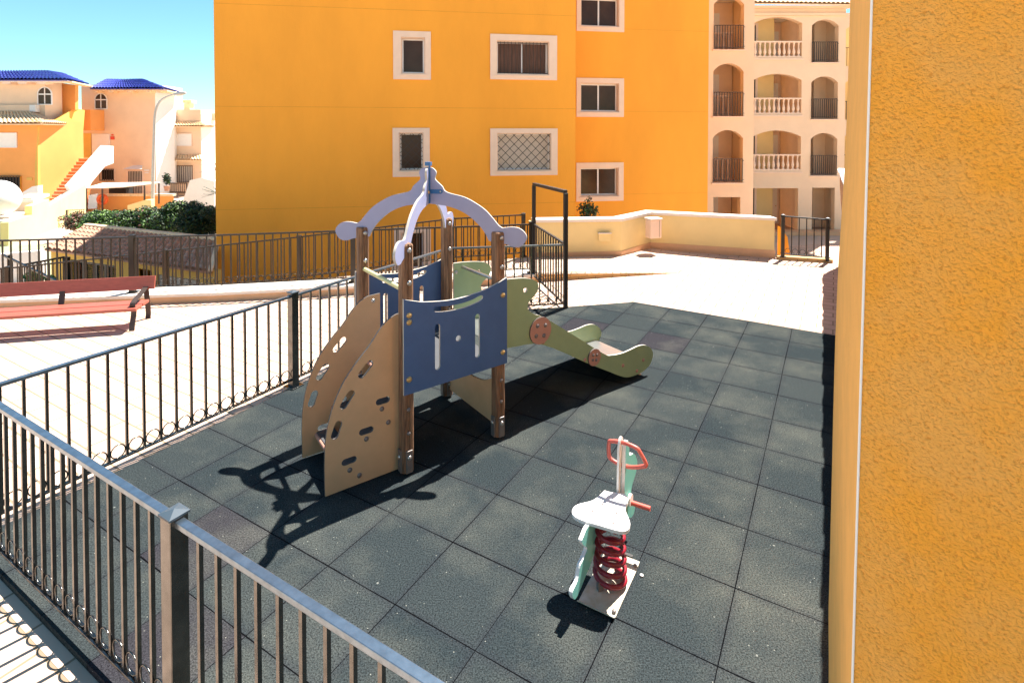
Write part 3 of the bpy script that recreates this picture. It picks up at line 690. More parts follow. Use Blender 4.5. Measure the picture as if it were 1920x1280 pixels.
# utility box in the corner
UB = thing('utility_box', 'cream metal utility box with a small top lip fixed in the parapet corner', 'utility box', (2.85, 11.1, .3))
a0 = Vector((2.83, 10.98)); pb = MB(); rz = R(20)
pb.box(V3(a0, .50), (.26, .20, .37), rz); bo_ = pb.build('box_body', M['trim'], UB, .02)
pb = MB(); pb.box(V3(a0, .70), (.29, .23, .03), rz); pb.build('box_lid', M['stone'], UB, .004)
pb = MB(); pb.box(V3(a0, .50)+Vector((math.cos(rz)*.07-(-math.sin(rz))*.101*1, math.sin(rz)*.07-math.cos(rz)*.101, 0)), (.006, .004, .34), rz); pb.build('door_seam', M['iron2'], UB)
# far low gate
fence('low_gate', 'low black barred gate between cream parapet and rough brick wall', 'gate', (5.19, 10.60), (6.0, 10.33), .02, -.01, .80, [(.04, .81), (.80, .81)], None, gap=.128, m='iron', rings=True, postw=.06)
pb = MB(); pb.beam((5.15, 10.66, -.02), (6.05, 10.36, -.02), .14, .10); tag(pb.build('threshold', M['kerb']), 'yellow brick sill under the low black gate', 'sill')
pb = MB(); pb.add([(5.30, 10.85, -.1), (5.30, 10.85, .56), (5.45, 10.85, .35), (5.52, 10.85, -.1), (5.30, 10.95, -.1), (5.30, 10.95, .56), (5.45, 10.95, .35), (5.52, 10.95, -.1)], [(0, 1, 2, 3), (4, 5, 6, 7), (0, 1, 5, 4), (1, 2, 6, 5), (2, 3, 7, 6), (0, 3, 7, 4)])
tag(pb.build('stair_cheek', M['orange']), 'small orange wall piece seen through the bars of the low gate', 'wall')

# ================================================================= MAIN ORANGE BUILDING
OB = thing('orange_apartment_building', 'large plain orange apartment building with pale framed windows behind the playground', 'building', (-2, 14.5, LOWZ))
dS = Vector((6, 1)).normalized(); nS = Vector((dS.y, -dS.x))     # nS faces the camera
def rect(s0, s1, z0, z1): return [(s0, z0), (s1, z0), (s1, z1), (s0, z1)]
wins1 = [((-4.754, -3.814, 3.753, 4.971), (-4.557, -3.962, 3.900, 4.816), 'plain'), ((-2.293, -.515, 3.79, 4.962), (-2.126, -.733, 3.927, 4.80), 'bars'),
         ((-4.778, -3.849, 1.288, 2.528), (-4.62, -4.01, 1.44, 2.407), 'lattice'), ((-2.295, -.497, 1.285, 2.517), (-2.113, -.671, 1.415, 2.392), 'lattice_s'),
         ((-4.75, -3.83, -1.25, .0), (-4.58, -4.0, -1.1, -.13), 'plain')]
wins2 = [((.02, 1.49, b0, b0+1.15), (.15, 1.33, b0+.15, b0+1.0), 'slide') for b0 in (5.40, 2.87, .36)]
ZT = 8.3
def facade(p0, s0, s1, wins, name):
    f = vframe(p0, dS); mb = MB(); mb.slab([rect(s0, s1, LOWZ+.01, ZT)]+[rect(*o_)[::-1] for _, o_, _ in wins], f, V3(-nS*.25)); mb.build(name, M['orange'], OB)
    for tr_, op, kind in wins:
        mb = MB(); mb.slab([rect(*tr_), rect(*op)[::-1]], vframe(Vector(p0)+nS*.03, dS), V3(-nS*.028)); wf = mb.build('window', M['trim'], OB, .004)
        s0_, s1_, z0_, z1_ = op
        mb = MB()   # reveal lining, set clear of the wall cut
        e_ = .003
        mb.slab([rect(s0_-.0+e_, s1_-e_, z0_+e_, z1_-e_), rect(s0_+.02, s1_-.02, z0_+.02, z1_-.02)[::-1]], vframe(Vector(p0)-nS*.004, dS), V3(-nS*.19)); mb.build('reveal', M['trim'], wf)
        mb = MB(); mb.slab([rect(s0_+.02, s1_-.02, z0_+.02, z1_-.02), rect(s0_+.055, s1_-.055, z0_+.055, z1_-.055)[::-1]], vframe(Vector(p0)-nS*.135, dS), V3(-nS*.04))
        if kind in ('slide', 'bars'):
            mm = (s0_+s1_)/2; mb.slab([rect(mm-.022, mm+.022, z0_+.057, z1_-.057)], vframe(Vector(p0)-nS*.136, dS), V3(-nS*.035))
        mb.build('sash', M['pvc'], wf)
        gm = {'plain': 'glass', 'slide': 'glass', 'bars': 'curtain', 'lattice': 'glass', 'lattice_s': 'shutter'}[kind]
        mb = MB(); mb.slab([rect(s0_+.03, s1_-.03, z0_+.03, z1_-.03)], vframe(Vector(p0)-nS*.155, dS), V3(-nS*.01)); mb.build('pane', M[gm], wf)
        if kind == 'bars':
            mb = MB(); fr = vframe(Vector(p0)-nS*.05, dS)
            for k in range(15):
                s_ = s0_+.02+(s1_-s0_-.04)*k/14; mb.beam(fr((s_, z0_+.02)), fr((s_, z1_-.02)), .013, .013)
            for z_ in (z0_+.04, z1_-.05): mb.beam(fr((s0_, z_)), fr((s1_, z_)), .014, .02)
            mb.build('grille', M['iron'], wf)
        if kind.startswith('lattice'):
            mb = MB(); fr = vframe(Vector(p0)-nS*.05, dS); g_ = .162 if kind == 'lattice_s' else .15
            W_ = s1_-s0_; H_2 = z1_-z0_
            def clipline(x0, dirn):
                pts_ = []
                for t_ in (0, H_2):
                    pts_.append((x0+dirn*t_, t_))
                (xa, ya), (xb, yb) = pts_
                lo, hi = 0, 1
                dx_ = xb-xa
                for bound, sg in ((0, 1), (W_, -1)):
                    va = sg*(xa-bound); vb = sg*(xb-bound)
                    if va < 0 and vb < 0: return None
                    if va < 0: lo = max(lo, va/(va-vb))
                    elif vb < 0: hi = min(hi, va/(va-vb))
                if hi-lo < .02: return None
                L_ = lambda t_: (s0_+xa+dx_*t_, z0_+H_2*t_)
                return L_(lo), L_(hi)
            k = -int(H_2/(g_*1.42))-2
            x0 = k*g_*1.42
            while x0 < W_+H_2+1:
                for dirn in (1, -1):
                    q = clipline(x0, dirn)
                    if q: mb.beam(fr(q[0]), fr(q[1]), .016, .014)
                x0 += g_*1.42
            for z_ in (z0_+.015, z1_-.015): mb.beam(fr((s0_, z_)), fr((s1_, z_)), .016, .02)
            for s_ in (s0_+.012, s1_-.012): mb.beam(fr((s_, z0_)), fr((s_, z1_)), .016, .02)
            mb.build('grille', M['iron'], wf)
        mb = MB(); mb.slab([rect(s0_-.03, s1_+.03, z0_-.045, z0_-.012)], vframe(Vector(p0)+nS*.055, dS), V3(-nS*.024)); mb.build('sill', M['trim'], wf)
p1_, p2_ = Vector((1.695, 14.7)), Vector((1.88, 16.3))
facade(p1_, -8.95, 0, wins1, 'wall'); facade(p2_, .0, 4.23, wins2, 'wall')
mb = MB()
for p0, s0, s1, zz in ((p1_, -8.95, 0, (-1.9, .55, 3.04, 5.5)), (p2_, 1.5, 4.23, (.55, 3.04, 5.5))):
    for z_ in zz:
        segs = [(s0, s1)] if z_ != -9 else []
        for a_, b_ in segs: mb.slab([rect(a_, b_, z_-.006, z_+.006)], vframe(Vector(p0)+nS*.0035, dS), V3(-nS*.003))
mb.build('render_joint', M['orange_line'], OB)
# body behind
def hull(pts, z0, z1, m, name, par, top=True):
    mb = MB(); n_ = len(pts); mb.add([V3(p, z0) for p in pts]+[V3(p, z1) for p in pts], [(i, (i+1) % n_, n_+(i+1) % n_, n_+i) for i in range(n_)]+([tuple(range(n_, 2*n_))] if top else [])); return mb.build(name, m, par)
lft = p1_+dS*-8.95; bkd = -nS
mb = MB()
for a_, b_ in ((lft-nS*.25, lft-nS*11), (lft-nS*11, p2_+dS*4.23-nS*11), (p2_+dS*4.23-nS*11, p2_+dS*4.23-nS*.25), (p1_-nS*.25, p1_-nS*1.9)):
    mb.add([V3(a_, LOWZ), V3(b_, LOWZ), V3(b_, ZT), V3(a_, ZT)], [(0, 1, 2, 3)])
mb.build('outer_wall', M['orange'], OB)
mb = MB(); mb.add([V3(lft+nS*.2, ZT), V3(p1_+nS*.2, ZT), V3(p2_+dS*4.4, ZT), V3(p2_+dS*4.4-nS*11, ZT), V3(lft-nS*11, ZT)], [tuple(range(5))]); mb.build('roof', M['clay'], OB)

# ================================================================= ARCADED BUILDING
AB = thing('arcaded_gallery_building', 'peach apartment block with arched galleries, white balustrades and dark railings at the right', 'building', (11, 24, LOWZ))
def arch_loop(x0, x1, z0, z1, rise, n_=10):
    if rise <= 0: return [(x0, z0), (x0, z1), (x1, z1), (x1, z0)]
    pts_ = [(x0, z0), (x0, z1-rise)]
    w_ = (x1-x0)/2; cxm = (x0+x1)/2; rad = (w_*w_+rise*rise)/(2*rise); a_ = math.asin(w_/rad); cz_ = z1-rad
    for k in range(1, n_): t_ = -a_+2*a_*k/n_; pts_.append((cxm+rad*math.sin(t_), cz_+rad*math.cos(t_)))
    return pts_+[(x1, z1-rise), (x1, z0)]
FL = 2.46; FZ = (.52, 2.98, 5.44)
def gal(x0, x1, Y, ops, z1, name):
    mb = MB(); f = lambda p: Vector((p[0], Y, p[1])); mb.slab([[(x0, LOWZ+.01), (x1, LOWZ+.01), (x1, z1), (x0, z1)]]+ops, f, Vector((0, .28, 0))); return mb.build(name, M['peach'], AB)
opA = [arch_loop(7.44, 8.56, z_+.02, z_+1.97, .3) for z_ in FZ]+[arch_loop(7.48, 8.48, LOWZ+.05, .0, 0)]
opB = [arch_loop(10.50, 12.60, z_+.22, z_+1.96, .27) for z_ in FZ]+[arch_loop(10.52, 12.5, LOWZ+.05, -.04, 0)]
opC = [arch_loop(13.02, 14.18, z_+.0, z_+1.85, .27) for z_ in FZ]+[arch_loop(13.11, 14.1, LOWZ+.05, -.02, 0)]
gal(6.3, 8.95, 20.4, opA, 8.6, 'front_bay'); gal(9.0, 14.5, 24.0, opB+opC, 7.75, 'arcade_wall')
mb = MB(); mb.bx(8.93, 8.96, 20.68, 24.3, LOWZ, 8.6); mb.bx(9.0, 14.5, 23.9, 24.0, -.22+.0, -.04+.0) if False else None
mb.build('bay_side', M['peach'], AB)
for z_ in (LOWZ+.02,)+FZ:                        # gallery floors, back wall, doors
    mb = MB(); mb.bx(6.3, 8.9, 20.69, 23.2, z_-.22 if z_ > -1 else z_-.02, z_); mb.bx(9.0, 14.5, 24.29, 27, z_-.22 if z_ > -1 else z_-.02, z_); mb.build('gallery_floor', M['terrace_tile'], AB)
    mb = MB(); ce = z_+2.2; mb.bx(6.3, 8.9, 20.7, 23.2, ce-.02, ce); mb.bx(9.0, 14.5, 24.3, 27, ce-.02, ce); mb.build('gallery_ceiling', M['white'], AB)
    if True:
        mb = MB(); mb.slab([[(11.95-.9, z_+.05+LOWZ*0), (11.95-.9, z_+.05)]] and [rect(9.0, 12.0, z_, z_+2.17)], lambda p: Vector((p[0], 25.3, p[1])), Vector((0, .1, 0))); mb.build('inner_wall', M['yellow_in'], AB)
        for bb_ in ((6.3, 8.9, 22.3, 22.4), (12.0, 14.5, 26.4, 26.5), (12.85, 12.95, 24.3, 26.39)): mb = MB(); mb.bx(*bb_, z_, z_+2.17); mb.build('inner_wall', M['trim'], AB)
        for x_, y_, w_ in ((8.0, 22.28, .72), (13.25, 26.36, .7), (14.2, 26.36, .5), (12.45, 26.36, .55)):
            mb = MB(); mb.bx(x_-w_/2, x_+w_/2, y_, y_+.03, z_, z_+1.75); dr_ = mb.build('door', M['offwhite'], AB)
            mb = MB(); mb.bx(x_-w_*.3, x_+w_*.3, y_-.012, y_-.002, z_+1.05, z_+1.6); mb.build('door_panel', M['pvc'], dr_)
            MB().dome((x_+w_*.38, y_-.004, z_+.85), .03, (0, -1, 0)).build('door_knob', M['bolt_brass'], dr_)
        mb = MB(); mb.bx(10.55, 11.25, 25.26, 25.29, z_+.35, z_+1.95); wn_ = mb.build('gallery_window', M['trim'], AB)
        mb = MB(); mb.bx(10.5, 11.12, 25.24, 25.255, z_+.45, z_+1.82); mb.build('pane', M['glass'], wn_)
        mb = MB()
        for k in range(6): mb.box((10.55+k*.11, 25.2, z_+1.13), (.02, .02, 1.4))
        mb.build('grille', M['iron'], wn_)
def balustrade(x0, x1, Y, z0, n_, h_=.7):
    mb = MB(); mb.bx(x0, x1, Y-.02, Y+.16, z0+h_-.06, z0+h_); mb.bx(x0, x1, Y-.01, Y+.15, z0, z0+.05); t_ = mb.build('balustrade', M['trim'], AB)
    for k in range(n_):
        x_ = x0+(k+.5)*(x1-x0)/n_; s_ = (h_-.11)
        pr = [(.06, 0), (.06, .06*s_), (.035, .1*s_), (.06, .22*s_), (.068, .33*s_), (.055, .45*s_), (.032, .62*s_), (.03, .74*s_), (.045, .82*s_), (.032, .88*s_), (.055, .93*s_), (.055, s_)]
        MB().lathe((x_, Y+.07, z0+.05), pr, 8).build('baluster', M['trim'], t_)
def rail(x0, x1, Y, z0, h_, n_):
    mb = MB()
    for k in range(n_+1):
        x_ = x0+(x1-x0)*k/n_; mb.box((x_, Y, z0+h_/2+.03), (.022, .022, h_))
    for z_ in (z0+.06, z0+h_+.03): mb.bx(x0, x1, Y-.013, Y+.013, z_-.012, z_+.012)
    for z_ in (z0+.1, z0+h_-.03): mb.bx(x1, x1+.05, Y-.01, Y+.01, z_-.01, z_+.01)
    mb.build('railing', M['iron2'], AB)
for z_ in FZ:
    balustrade(10.50, 12.60, 24.02, z_+.22, 10); balustrade(7.2, 8.6, 21.6, z_+.02, 7, .85)
    rail(7.46, 8.53, 20.36, z_+.03, .84, 11); rail(13.03, 14.12, 23.96, z_+.02, .82, 12)
    for bb_ in ((10.45, 12.65, 23.93, 23.997, z_+.10, z_+.16), (7.40, 8.62, 20.34, 20.397, z_-.03, z_+.015), (12.98, 14.24, 23.94, 23.997, z_-.05, z_-.01)): mb = MB(); mb.bx(*bb_); mb.build('ledge', M['trim'], AB)
for bb_ in ((9.0, 14.6, 23.88, 23.997, 7.45, 7.55), (9.0, 14.6, 23.8, 23.997, 7.75, 7.85)): mb = MB(); mb.bx(*bb_); mb.build('cornice', M['peach'], AB)

def tile_roof(name, el, er, rl, rr, m, par, cols, rows, amp=.05, eave_drop=.0):
    """corrugated tiles between eave (left,right) and ridge (left,right)"""
    el, er, rl, rr = map(Vector, (el, er, rl, rr)); mb = MB(); K = 6; nx = cols*K; vs = []
    nrm = (er-el).cross(rl-el).normalized(); nrm = nrm if nrm.z > 0 else -nrm
    for r_ in range(rows):
        for e_ in (0, 1):
            t_ = (r_+e_)/rows
            for i in range(nx+1):
                x_ = i/nx; p = el.lerp(er, x_).lerp(rl.lerp(rr, x_), t_)
                h_ = amp*abs(math.sin(math.pi*x_*cols)); vs.append(p+nrm*(h_+(amp*.35 if e_ == 0 else 0)))
    W_ = nx+1
    for r_ in range(rows):
        for i in range(nx):
            a_ = (2*r_)*W_+i; b_ = (2*r_+1)*W_+i; mb.f.append([a_, a_+1, b_+1, b_]); mb.m.append(0); mb.sm.append(False)
            if r_ < rows-1: c_ = (2*r_+2)*W_+i; mb.f.append([b_, b_+1, c_+1, c_]); mb.m.append(0); mb.sm.append(False)
    mb.v = vs
    q = [el, er, rr, rl]; base = len(mb.v); mb.v += [v-nrm*.02 for v in q]+[v-nrm*.07 for v in q]
    for f_ in ((0, 1, 2, 3), (4, 5, 6, 7), (0, 1, 5, 4), (1, 2, 6, 5), (2, 3, 7, 6), (3, 0, 4, 7)): mb.f.append([base+k for k in f_]); mb.m.append(0); mb.sm.append(False)
    me = bpy.data.meshes.new(name); me.from_pydata([tuple(v) for v in mb.v], [], mb.f); return link(name, me, m, par)
tile_roof('roof', (8.9, 23.55, 7.93), (14.75, 23.55, 7.86), (8.9, 26, 8.75), (14.75, 26, 8.7), M['creamtile'], AB, 30, 6, .06)
tile_roof('roof', (6.2, 20.1, 8.65), (9.1, 20.1, 8.65), (6.2, 24, 9.4), (9.1, 24, 9.4), M['creamtile'], AB, 14, 6, .06)
mb = MB(); mb.bx(9.0, 14.5, 27.0, 27.1, LOWZ, 8.0); mb.bx(14.45, 14.5, 24.3, 27, LOWZ, 7.7); mb.bx(6.3, 8.9, 23.2, 23.3, LOWZ, 8.6); mb.build('rear_wall', M['peach'], AB)
# last bay glimpsed beside the near corner
AC = thing('next_gallery_block', 'narrow sliver of a further peach gallery block at the edge of the near orange wall', 'building', (15.6, 25.5, LOWZ))
mb = MB(); f = lambda p: Vector((p[0], 25.4, p[1])); mb.slab([[(13.9, LOWZ), (18.5, LOWZ), (18.5, 7.75), (13.9, 7.75)]]+[arch_loop(15.25, 16.3, z_, z_+1.85, .25) for z_ in FZ], f, Vector((0, .3, 0))); mb.build('wall', M['peach'], AC)
mb = MB(); mb.bx(13.9, 18.5, 26.9, 27.0, LOWZ, 7.75); mb.build('rear_wall', M['yellow_in'], AC)
for z_ in FZ:
    mb = MB()
    for k in range(10): mb.box((15.27+k*.11, 25.36, z_+.42), (.022, .022, .84))
    mb.bx(15.25, 16.3, 25.35, 25.375, z_+.82, z_+.85); mb.build('railing', M['iron2'], AC)
# courtyard floor and tiled plinth seen through the low gate
sheet('courtyard_floor', [(5.2, 11.2), (24, 8), (22, 23.9), (6.5, 20.3)], LOWZ+.006, M['paving'])
pb = MB(); pb.bx(10.6, 14.5, 23.35, 23.99, LOWZ, LOWZ+.16); tag(pb.build('gallery_step', M['skirt']), 'tiled step in front of the ground floor gallery, seen above the low gate', 'step')

# ================================================================= GARAGE WITH TILED ROOF
GA = thing('tiled_garage', 'low yellow garage with dark louvred shutters under a clay tiled roof, below the ramp', 'garage', (-9.5, 13.4, LOWZ))
eL, eR, rL, rR = Vector((-12.66, 14.82, -.72)), Vector((-6.80, 12.35, -.72)), Vector((-12.35, 15.9, -.30)), Vector((-7.25, 13.55, -.25))
tile_roof('roof', eL, eR, rL, rR, M['clay'], GA, 30, 7, .06)
pb = MB(); pb.beam(rL+Vector((0, 0, .03)), rR+Vector((0, 0, .03)), .16, .09); pb.beam(rR+Vector((0, 0, .02)), eR+Vector((0, 0, .02)), .1, .07); pb.build('roof_edge', M['creamtile'], GA, .02)
ge = (eR-eL).xy.normalized(); gn = Vector((-ge.y, ge.x)); g0 = eL.xy+gn*.12; gf = vframe(g0, ge); GL = (eR-eL).length
def gx(px, py=500): return on_plane(px, py, g0, ge)[0]
holes_ = [rect(gx(133), gx(216), LOWZ+.05, -.95)[::-1], rect(gx(247), gx(285), LOWZ+.05, -.93)[::-1], rect(gx(294), gx(371), -1.45, -1.0)[::-1]]
pb = MB(); pb.slab([rect(.1, GL-.05, LOWZ+.01, -.74)]+holes_, gf, V3(gn*.2)); pb.build('wall', M['yellow'], GA)
pb = MB()
for a_, b_ in ((g0+ge*.1, g0+ge*.1+gn*1.1), (g0+ge*(GL-.08), rR.xy+Vector((-.08, -.05)))): pb.add([V3(a_, LOWZ), V3(b_, LOWZ), V3(b_, -.5), V3(a_, -.78)], [(0, 1, 2, 3)])
pb.add([V3(g0+ge*.1+gn*1.0, LOWZ), V3(rR.xy+Vector((-.08, -.05)), LOWZ), V3(rR.xy+Vector((-.08, -.05)), -.5), V3(g0+ge*.1+gn*1.0, -.5)], [(0, 1, 2, 3)]); pb.build('outer_wall', M['yellow'], GA)
s0_, s1_ = gx(133), gx(216)
for k in range(4):
    a_ = s0_+(s1_-s0_)*k/4; b_ = s0_+(s1_-s0_)*(k+1)/4
    pb = MB(); ff = vframe(g0+gn*.06, ge); pb.slab([rect(a_+.01, b_-.01, LOWZ+.06, -.96), rect(a_+.08, b_-.08, LOWZ+.12, -1.02)[::-1]], ff, V3(gn*.04))
    z_ = -1.05
    while z_ > LOWZ+.12: pb.beam(ff((a_+.07, z_))+V3(gn*.02), ff((b_-.07, z_))+V3(gn*.02), .03, .008, up=(gn.x, gn.y, 1)); z_ -= .05
    pb.build('shutter', M['iron'], GA)
pb = MB(); pb.slab([rect(gx(247)-.05, gx(285)+.05, LOWZ, -.9)], vframe(g0+gn*.5, ge), V3(gn*.05)); pb.slab([rect(s0_-.05, s1_+.05, LOWZ, -.9)], vframe(g0+gn*.3, ge), V3(gn*.05)); pb.build('inner_wall', M['yellow'], GA)
pb = MB(); pb.slab([rect(gx(294)+.01, gx(371)-.01, -1.44, -1.01)], vframe(g0+gn*.05, ge), V3(gn*.05)); mbx = pb.build('mailbox_panel', M['brownbox'], GA)
pb = MB(); a_ = gx(294); b_ = gx(371)
for r_ in range(2):
    for k in range(8):
        s_ = a_+(b_-a_)*(k+.5)/8; z_ = -1.12-.18*r_; pb.slab([rect(s_-.02, s_+.02, z_-.012, z_+.012)], vframe(g0+gn*.045, ge), V3(gn*.006))
for k in range(3): pb.slab([rect(a_+.02, b_-.02, -1.20+.17*(k-1)-.004, -1.20+.17*(k-1)+.004)], vframe(g0+gn*.046, ge), V3(gn*.005))
pb.build('slots', M['iron'], mbx)

# stair railing and pillars at the far left of the ramp
SR = thing('stair_handrail', 'dark handrail slanting down to the right behind the bench at the far left', 'handrail', (-9.6, 10.6, -1.4))
a_, b_ = at(5, 478, 10.9), at(112, 530, 10.6)
pb = MB(); pb.beam(a_, b_, .04, .03); pb.build('rail', M['fence'], SR)
for k in range(12):
    p = a_.lerp(b_, k/11.5); pb = MB(); pb.beam(p, p-Vector((0, 0, .75)), .014, .014); pb.build('baluster', M['fence'], SR)
pb = MB(); p = at(19, 480, 10.9); pb.beam(p+Vector((0, 0, .02)), p-Vector((0, 0, .8)), .05, .05); pb.build('post', M['iron'], SR)
SG = thing('garage_side_gate', 'black barred gate panel standing open left of the garage pillar', 'gate', (-11, 13, LOWZ))
a_, b_ = at(46, 496, 12.6), at(120, 482, 13.6)
pb = MB(); pb.beam(a_, b_, .04, .04); pb.beam(a_-Vector((0, 0, .6)), b_-Vector((0, 0, .6)), .03, .03); pb.build('frame', M['iron'], SG)
for k in range(11):
    p = a_.lerp(b_, k/10); pb = MB(); pb.beam(p, p-Vector((0, 0, .75)), .02, .02); pb.build('bar', M['iron'], SG)
pb = MB(); pb.beam(b_+Vector((.06, 0, 0)), b_+Vector((.06, 0, -.9)), .12, .1); pb.build('post', M['iron'], SG)

# ================================================================= FAR HOUSES, STAIRS
def pxbox(mb, x0, x1, y0, y1, Y, dep, mi=0):
    a_ = at(x0, y0, Y); b_ = at(x1, y1, Y); mb.bx(a_.x, b_.x, Y, Y+dep, b_.z, a_.z, mi); return mb
def pxpoly(mb, pts_, Y, dep, mi=0, holes=()):
    L_ = [[(at(x, y, Y).x, at(x, y, Y).z) for x, y in l] for l in (pts_,)+tuple(holes)]
    mb.slab(L_, lambda p: Vector((p[0], Y, p[1])), Vector((0, dep, 0)), mi); return mb
def win_px(par, x0, x1, y0, y1, Y, fm='pvc', pm='glass', arch=False, mull=True, bars=0, name='window'):
    mb = MB(); a_ = at(x0, y0, Y); b_ = at(x1, y1, Y)
    r_ = .0 if not arch else (a_.z-b_.z)*.35
    lo = arch_loop(a_.x, b_.x, b_.z, a_.z, r_); li = arch_loop(a_.x+.05, b_.x-.05, b_.z+.05, a_.z-.05, r_*.9)
    mb.slab([lo, li], lambda p: Vector((p[0], Y-.06, p[1])), Vector((0, .055, 0)))
    if mull: mb.bx((a_.x+b_.x)/2-.025, (a_.x+b_.x)/2+.025, Y-.055, Y-.01, b_.z+.07, a_.z-.07)
    if arch: mb.bx(a_.x+.07, b_.x-.07, Y-.052, Y-.01, a_.z-r_-.1, a_.z-r_-.03)
    f_ = mb.build(name, M[fm], par)
    mb = MB(); mb.slab([li], lambda p: Vector((p[0], Y-.03, p[1])), Vector((0, .02, 0))); mb.build('pane', M[pm], f_)
    if bars:
        mb = MB()
        for k in range(bars+1): x_ = a_.x+(b_.x-a_.x)*k/bars; mb.box((x_, Y-.14, (a_.z+b_.z)/2), (.03, .03, a_.z-b_.z))
        for z_ in (a_.z, b_.z, ): mb.bx(a_.x-.03, b_.x+.03, Y-.155, Y-.125, z_-.02, z_+.02)
        mb.build('grille', M['iron2'], f_)
    return f_
# house 1
H1 = thing('orange_and_peach_house', 'far house with blue tiled roof and orange walls at the left edge', 'house', (-26, 31, LOWZ))
mb = MB(); a_ = at(70, 225, 30); xr = a_.x; g_ = -2.0
mb.bx(-34, xr, 30, 33.2, g_, at(0, 226, 30).z); mb.build('wall', M['orange2'], H1)
mb = MB(); z1_ = at(120, 158, 31.6).z; zt = at(0, 152, 32.4).z
xq = at(109, 200, 32.4).x
mb.bx(-36, xq, 31.5, 32.7, 2.6, zt+.15); mb.build('upper_wall', M['peach'], H1)
mb = MB(); x2 = at(141, 200, 32.9).x; pxpoly(mb, [(108, 155), (141, 160), (141, 206), (108, 224)], 32.9, .25); mb.build('side_wall', M['orange2'], H1)
mb = MB(); p0 = (xr+.02, 30.0); p1 = (at(155, 300, 33.9).x, 33.9); dq = (p1[0]-p0[0], p1[1]-p0[1])
poly = [on_plane(x, y, p0, dq) for x, y in ((71, 238), (109, 222), (141, 203), (159, 207), (152, 300), (118, 348), (92, 384), (71, 384))]
mb.slab([poly], vframe(p0, dq), Vector((-.2, .05, 0))); mb.build('stair_side_wall', M['yellow'], H1)
# roofs of house 1
zz = at(0, 150, 31).z
tile_roof('roof', (-38, 30.9, zz), (at(125, 151, 30.9).x, 30.9, zz), (-38, 33.2, zz+.72), (at(86, 134, 33.2).x, 33.2, zz+.72), M['bluetile'], H1, 60, 5, .09)
tile_roof('roof', (at(125, 151, 30.9).x, 30.9, zz), (at(166, 158, 34.2).x, 34.2, zz-.02), (at(86, 134, 33.2).x, 33.2, zz+.72), (at(86, 134, 33.2).x-.2, 34.6, zz+.72), M['bluetile'], H1, 18, 5, .09)
mb = MB()
for x in (15, 45, 80): p = at(x, 155, 31.2); mb.bx(p.x-.12, p.x+.35, 30.95, 31.5, p.z-.10, p.z+.1)
mb.bx(-38, at(124, 152, 30.95).x, 30.93, 31.6, zz-.13, zz-.07); mb.build('eave_beam', M['trim'], H1)
mb = MB(); p = at(125, 152, 30.95); q = at(165, 159, 34.1); mb.beam((p.x, p.y, zz-.1), (q.x, q.y, zz-.1), .5, .07); mb.build('eave_beam', M['creamtile'], H1)
win_px(H1, 71, 99, 163, 197, 31.5, arch=True)
zl = at(0, 232, 29.3).z; zh = at(0, 209, 31.4).z
tile_roof('lower_roof', (-33, 29.3, zl), (at(80, 229, 29.3).x, 29.3, zl), (-33, 31.4, zh), (at(55, 210, 31.4).x, 31.4, zh), M['creamtile'], H1, 34, 5, .09)
tile_roof('lower_roof', (at(80, 229, 29.3).x, 29.3, zl), (at(131, 232, 32.4).x, 32.4, zl), (at(55, 210, 31.4).x, 31.4, zh), (at(66, 210, 33).x, 33, zh), M['creamtile'], H1, 14, 5, .09)
mb = MB(); pxbox(mb, -40, 55, 197, 212, 31.2, .25); mb.build('parapet', M['peach'], H1)
mb = MB(); pxbox(mb, 55, 66, 197, 210, 31.2, .5); mb.build('parapet_end', M['white'], H1)
win_px(H1, -25, 33, 249, 277, 30, fm='white', pm='white', mull=False); win_px(H1, -10, 41, 330, 366, 30, fm='orange_line', pm='dark', mull=False, bars=9)
mb = MB(); pxbox(mb, 50, 60, 333, 338, 29.97, .03); mb.build('wall_plaque', M['yellow'], H1)
# house 2
H2 = thing('peach_house', 'tall peach house with blue tiled hip roof, arched window and white lit side', 'house', (-24, 34, LOWZ))
Y2 = 36.0; mb = MB(); hx0 = at(153, 200, Y2).x; hx1 = at(291, 200, Y2).x; zt2 = at(200, 165, Y2).z+.2
mb.bx(hx0, hx1, Y2, Y2+3.0, g_, zt2); mb.build('wall', M['peach'], H2)
mb = MB(); sx = at(312, 200, Y2+1.0).x
mb.add([Vector((hx1+.002, Y2, g_)), Vector((hx1+.25, Y2+1.6, g_)), Vector((hx1+.25, Y2+1.6, zt2)), Vector((hx1+.002, Y2, zt2)), Vector((hx1-.2, Y2+2.9, g_)), Vector((hx1-.2, Y2+2.9, zt2))], [(0, 1, 2, 3), (1, 4, 5, 2)]); mb.build('side_wall', M['white'], H2)
ez = at(240, 166, (Y2-0.70)).z
tile_roof('roof', (at(168, 166, (Y2-0.70)).x, (Y2-0.70), ez), (at(306, 166, (Y2-0.70)).x, (Y2-0.70), ez), (at(200, 151, (Y2+1.00)).x, (Y2+1.00), ez+.72), (at(266, 151, (Y2+1.00)).x, (Y2+1.00), ez+.72), M['bluetile'], H2, 24, 5, .09)
tile_roof('roof', (at(306, 166, (Y2-0.70)).x, (Y2-0.70), ez), (at(336, 177, (Y2+2.00)).x, (Y2+2.00), ez-.1), (at(266, 151, (Y2+1.00)).x, (Y2+1.00), ez+.72), (at(268, 152, (Y2+2.50)).x, (Y2+2.50), ez+.72), M['bluetile'], H2, 12, 4, .09)
mb = MB()
mb.bx(at(170, 166, (Y2-0.60)).x, at(305, 166, (Y2-0.60)).x, (Y2-0.60), (Y2+0.10), ez-.13, ez-.07)
for x in (175, 205, 240, 275, 295): p = at(x, 168, (Y2-0.50)); mb.bx(p.x, p.x+.28, (Y2-0.58), (Y2+0.00), ez-.26, ez-.13)
mb.build('eave_beam', M['creamtile'], H2)
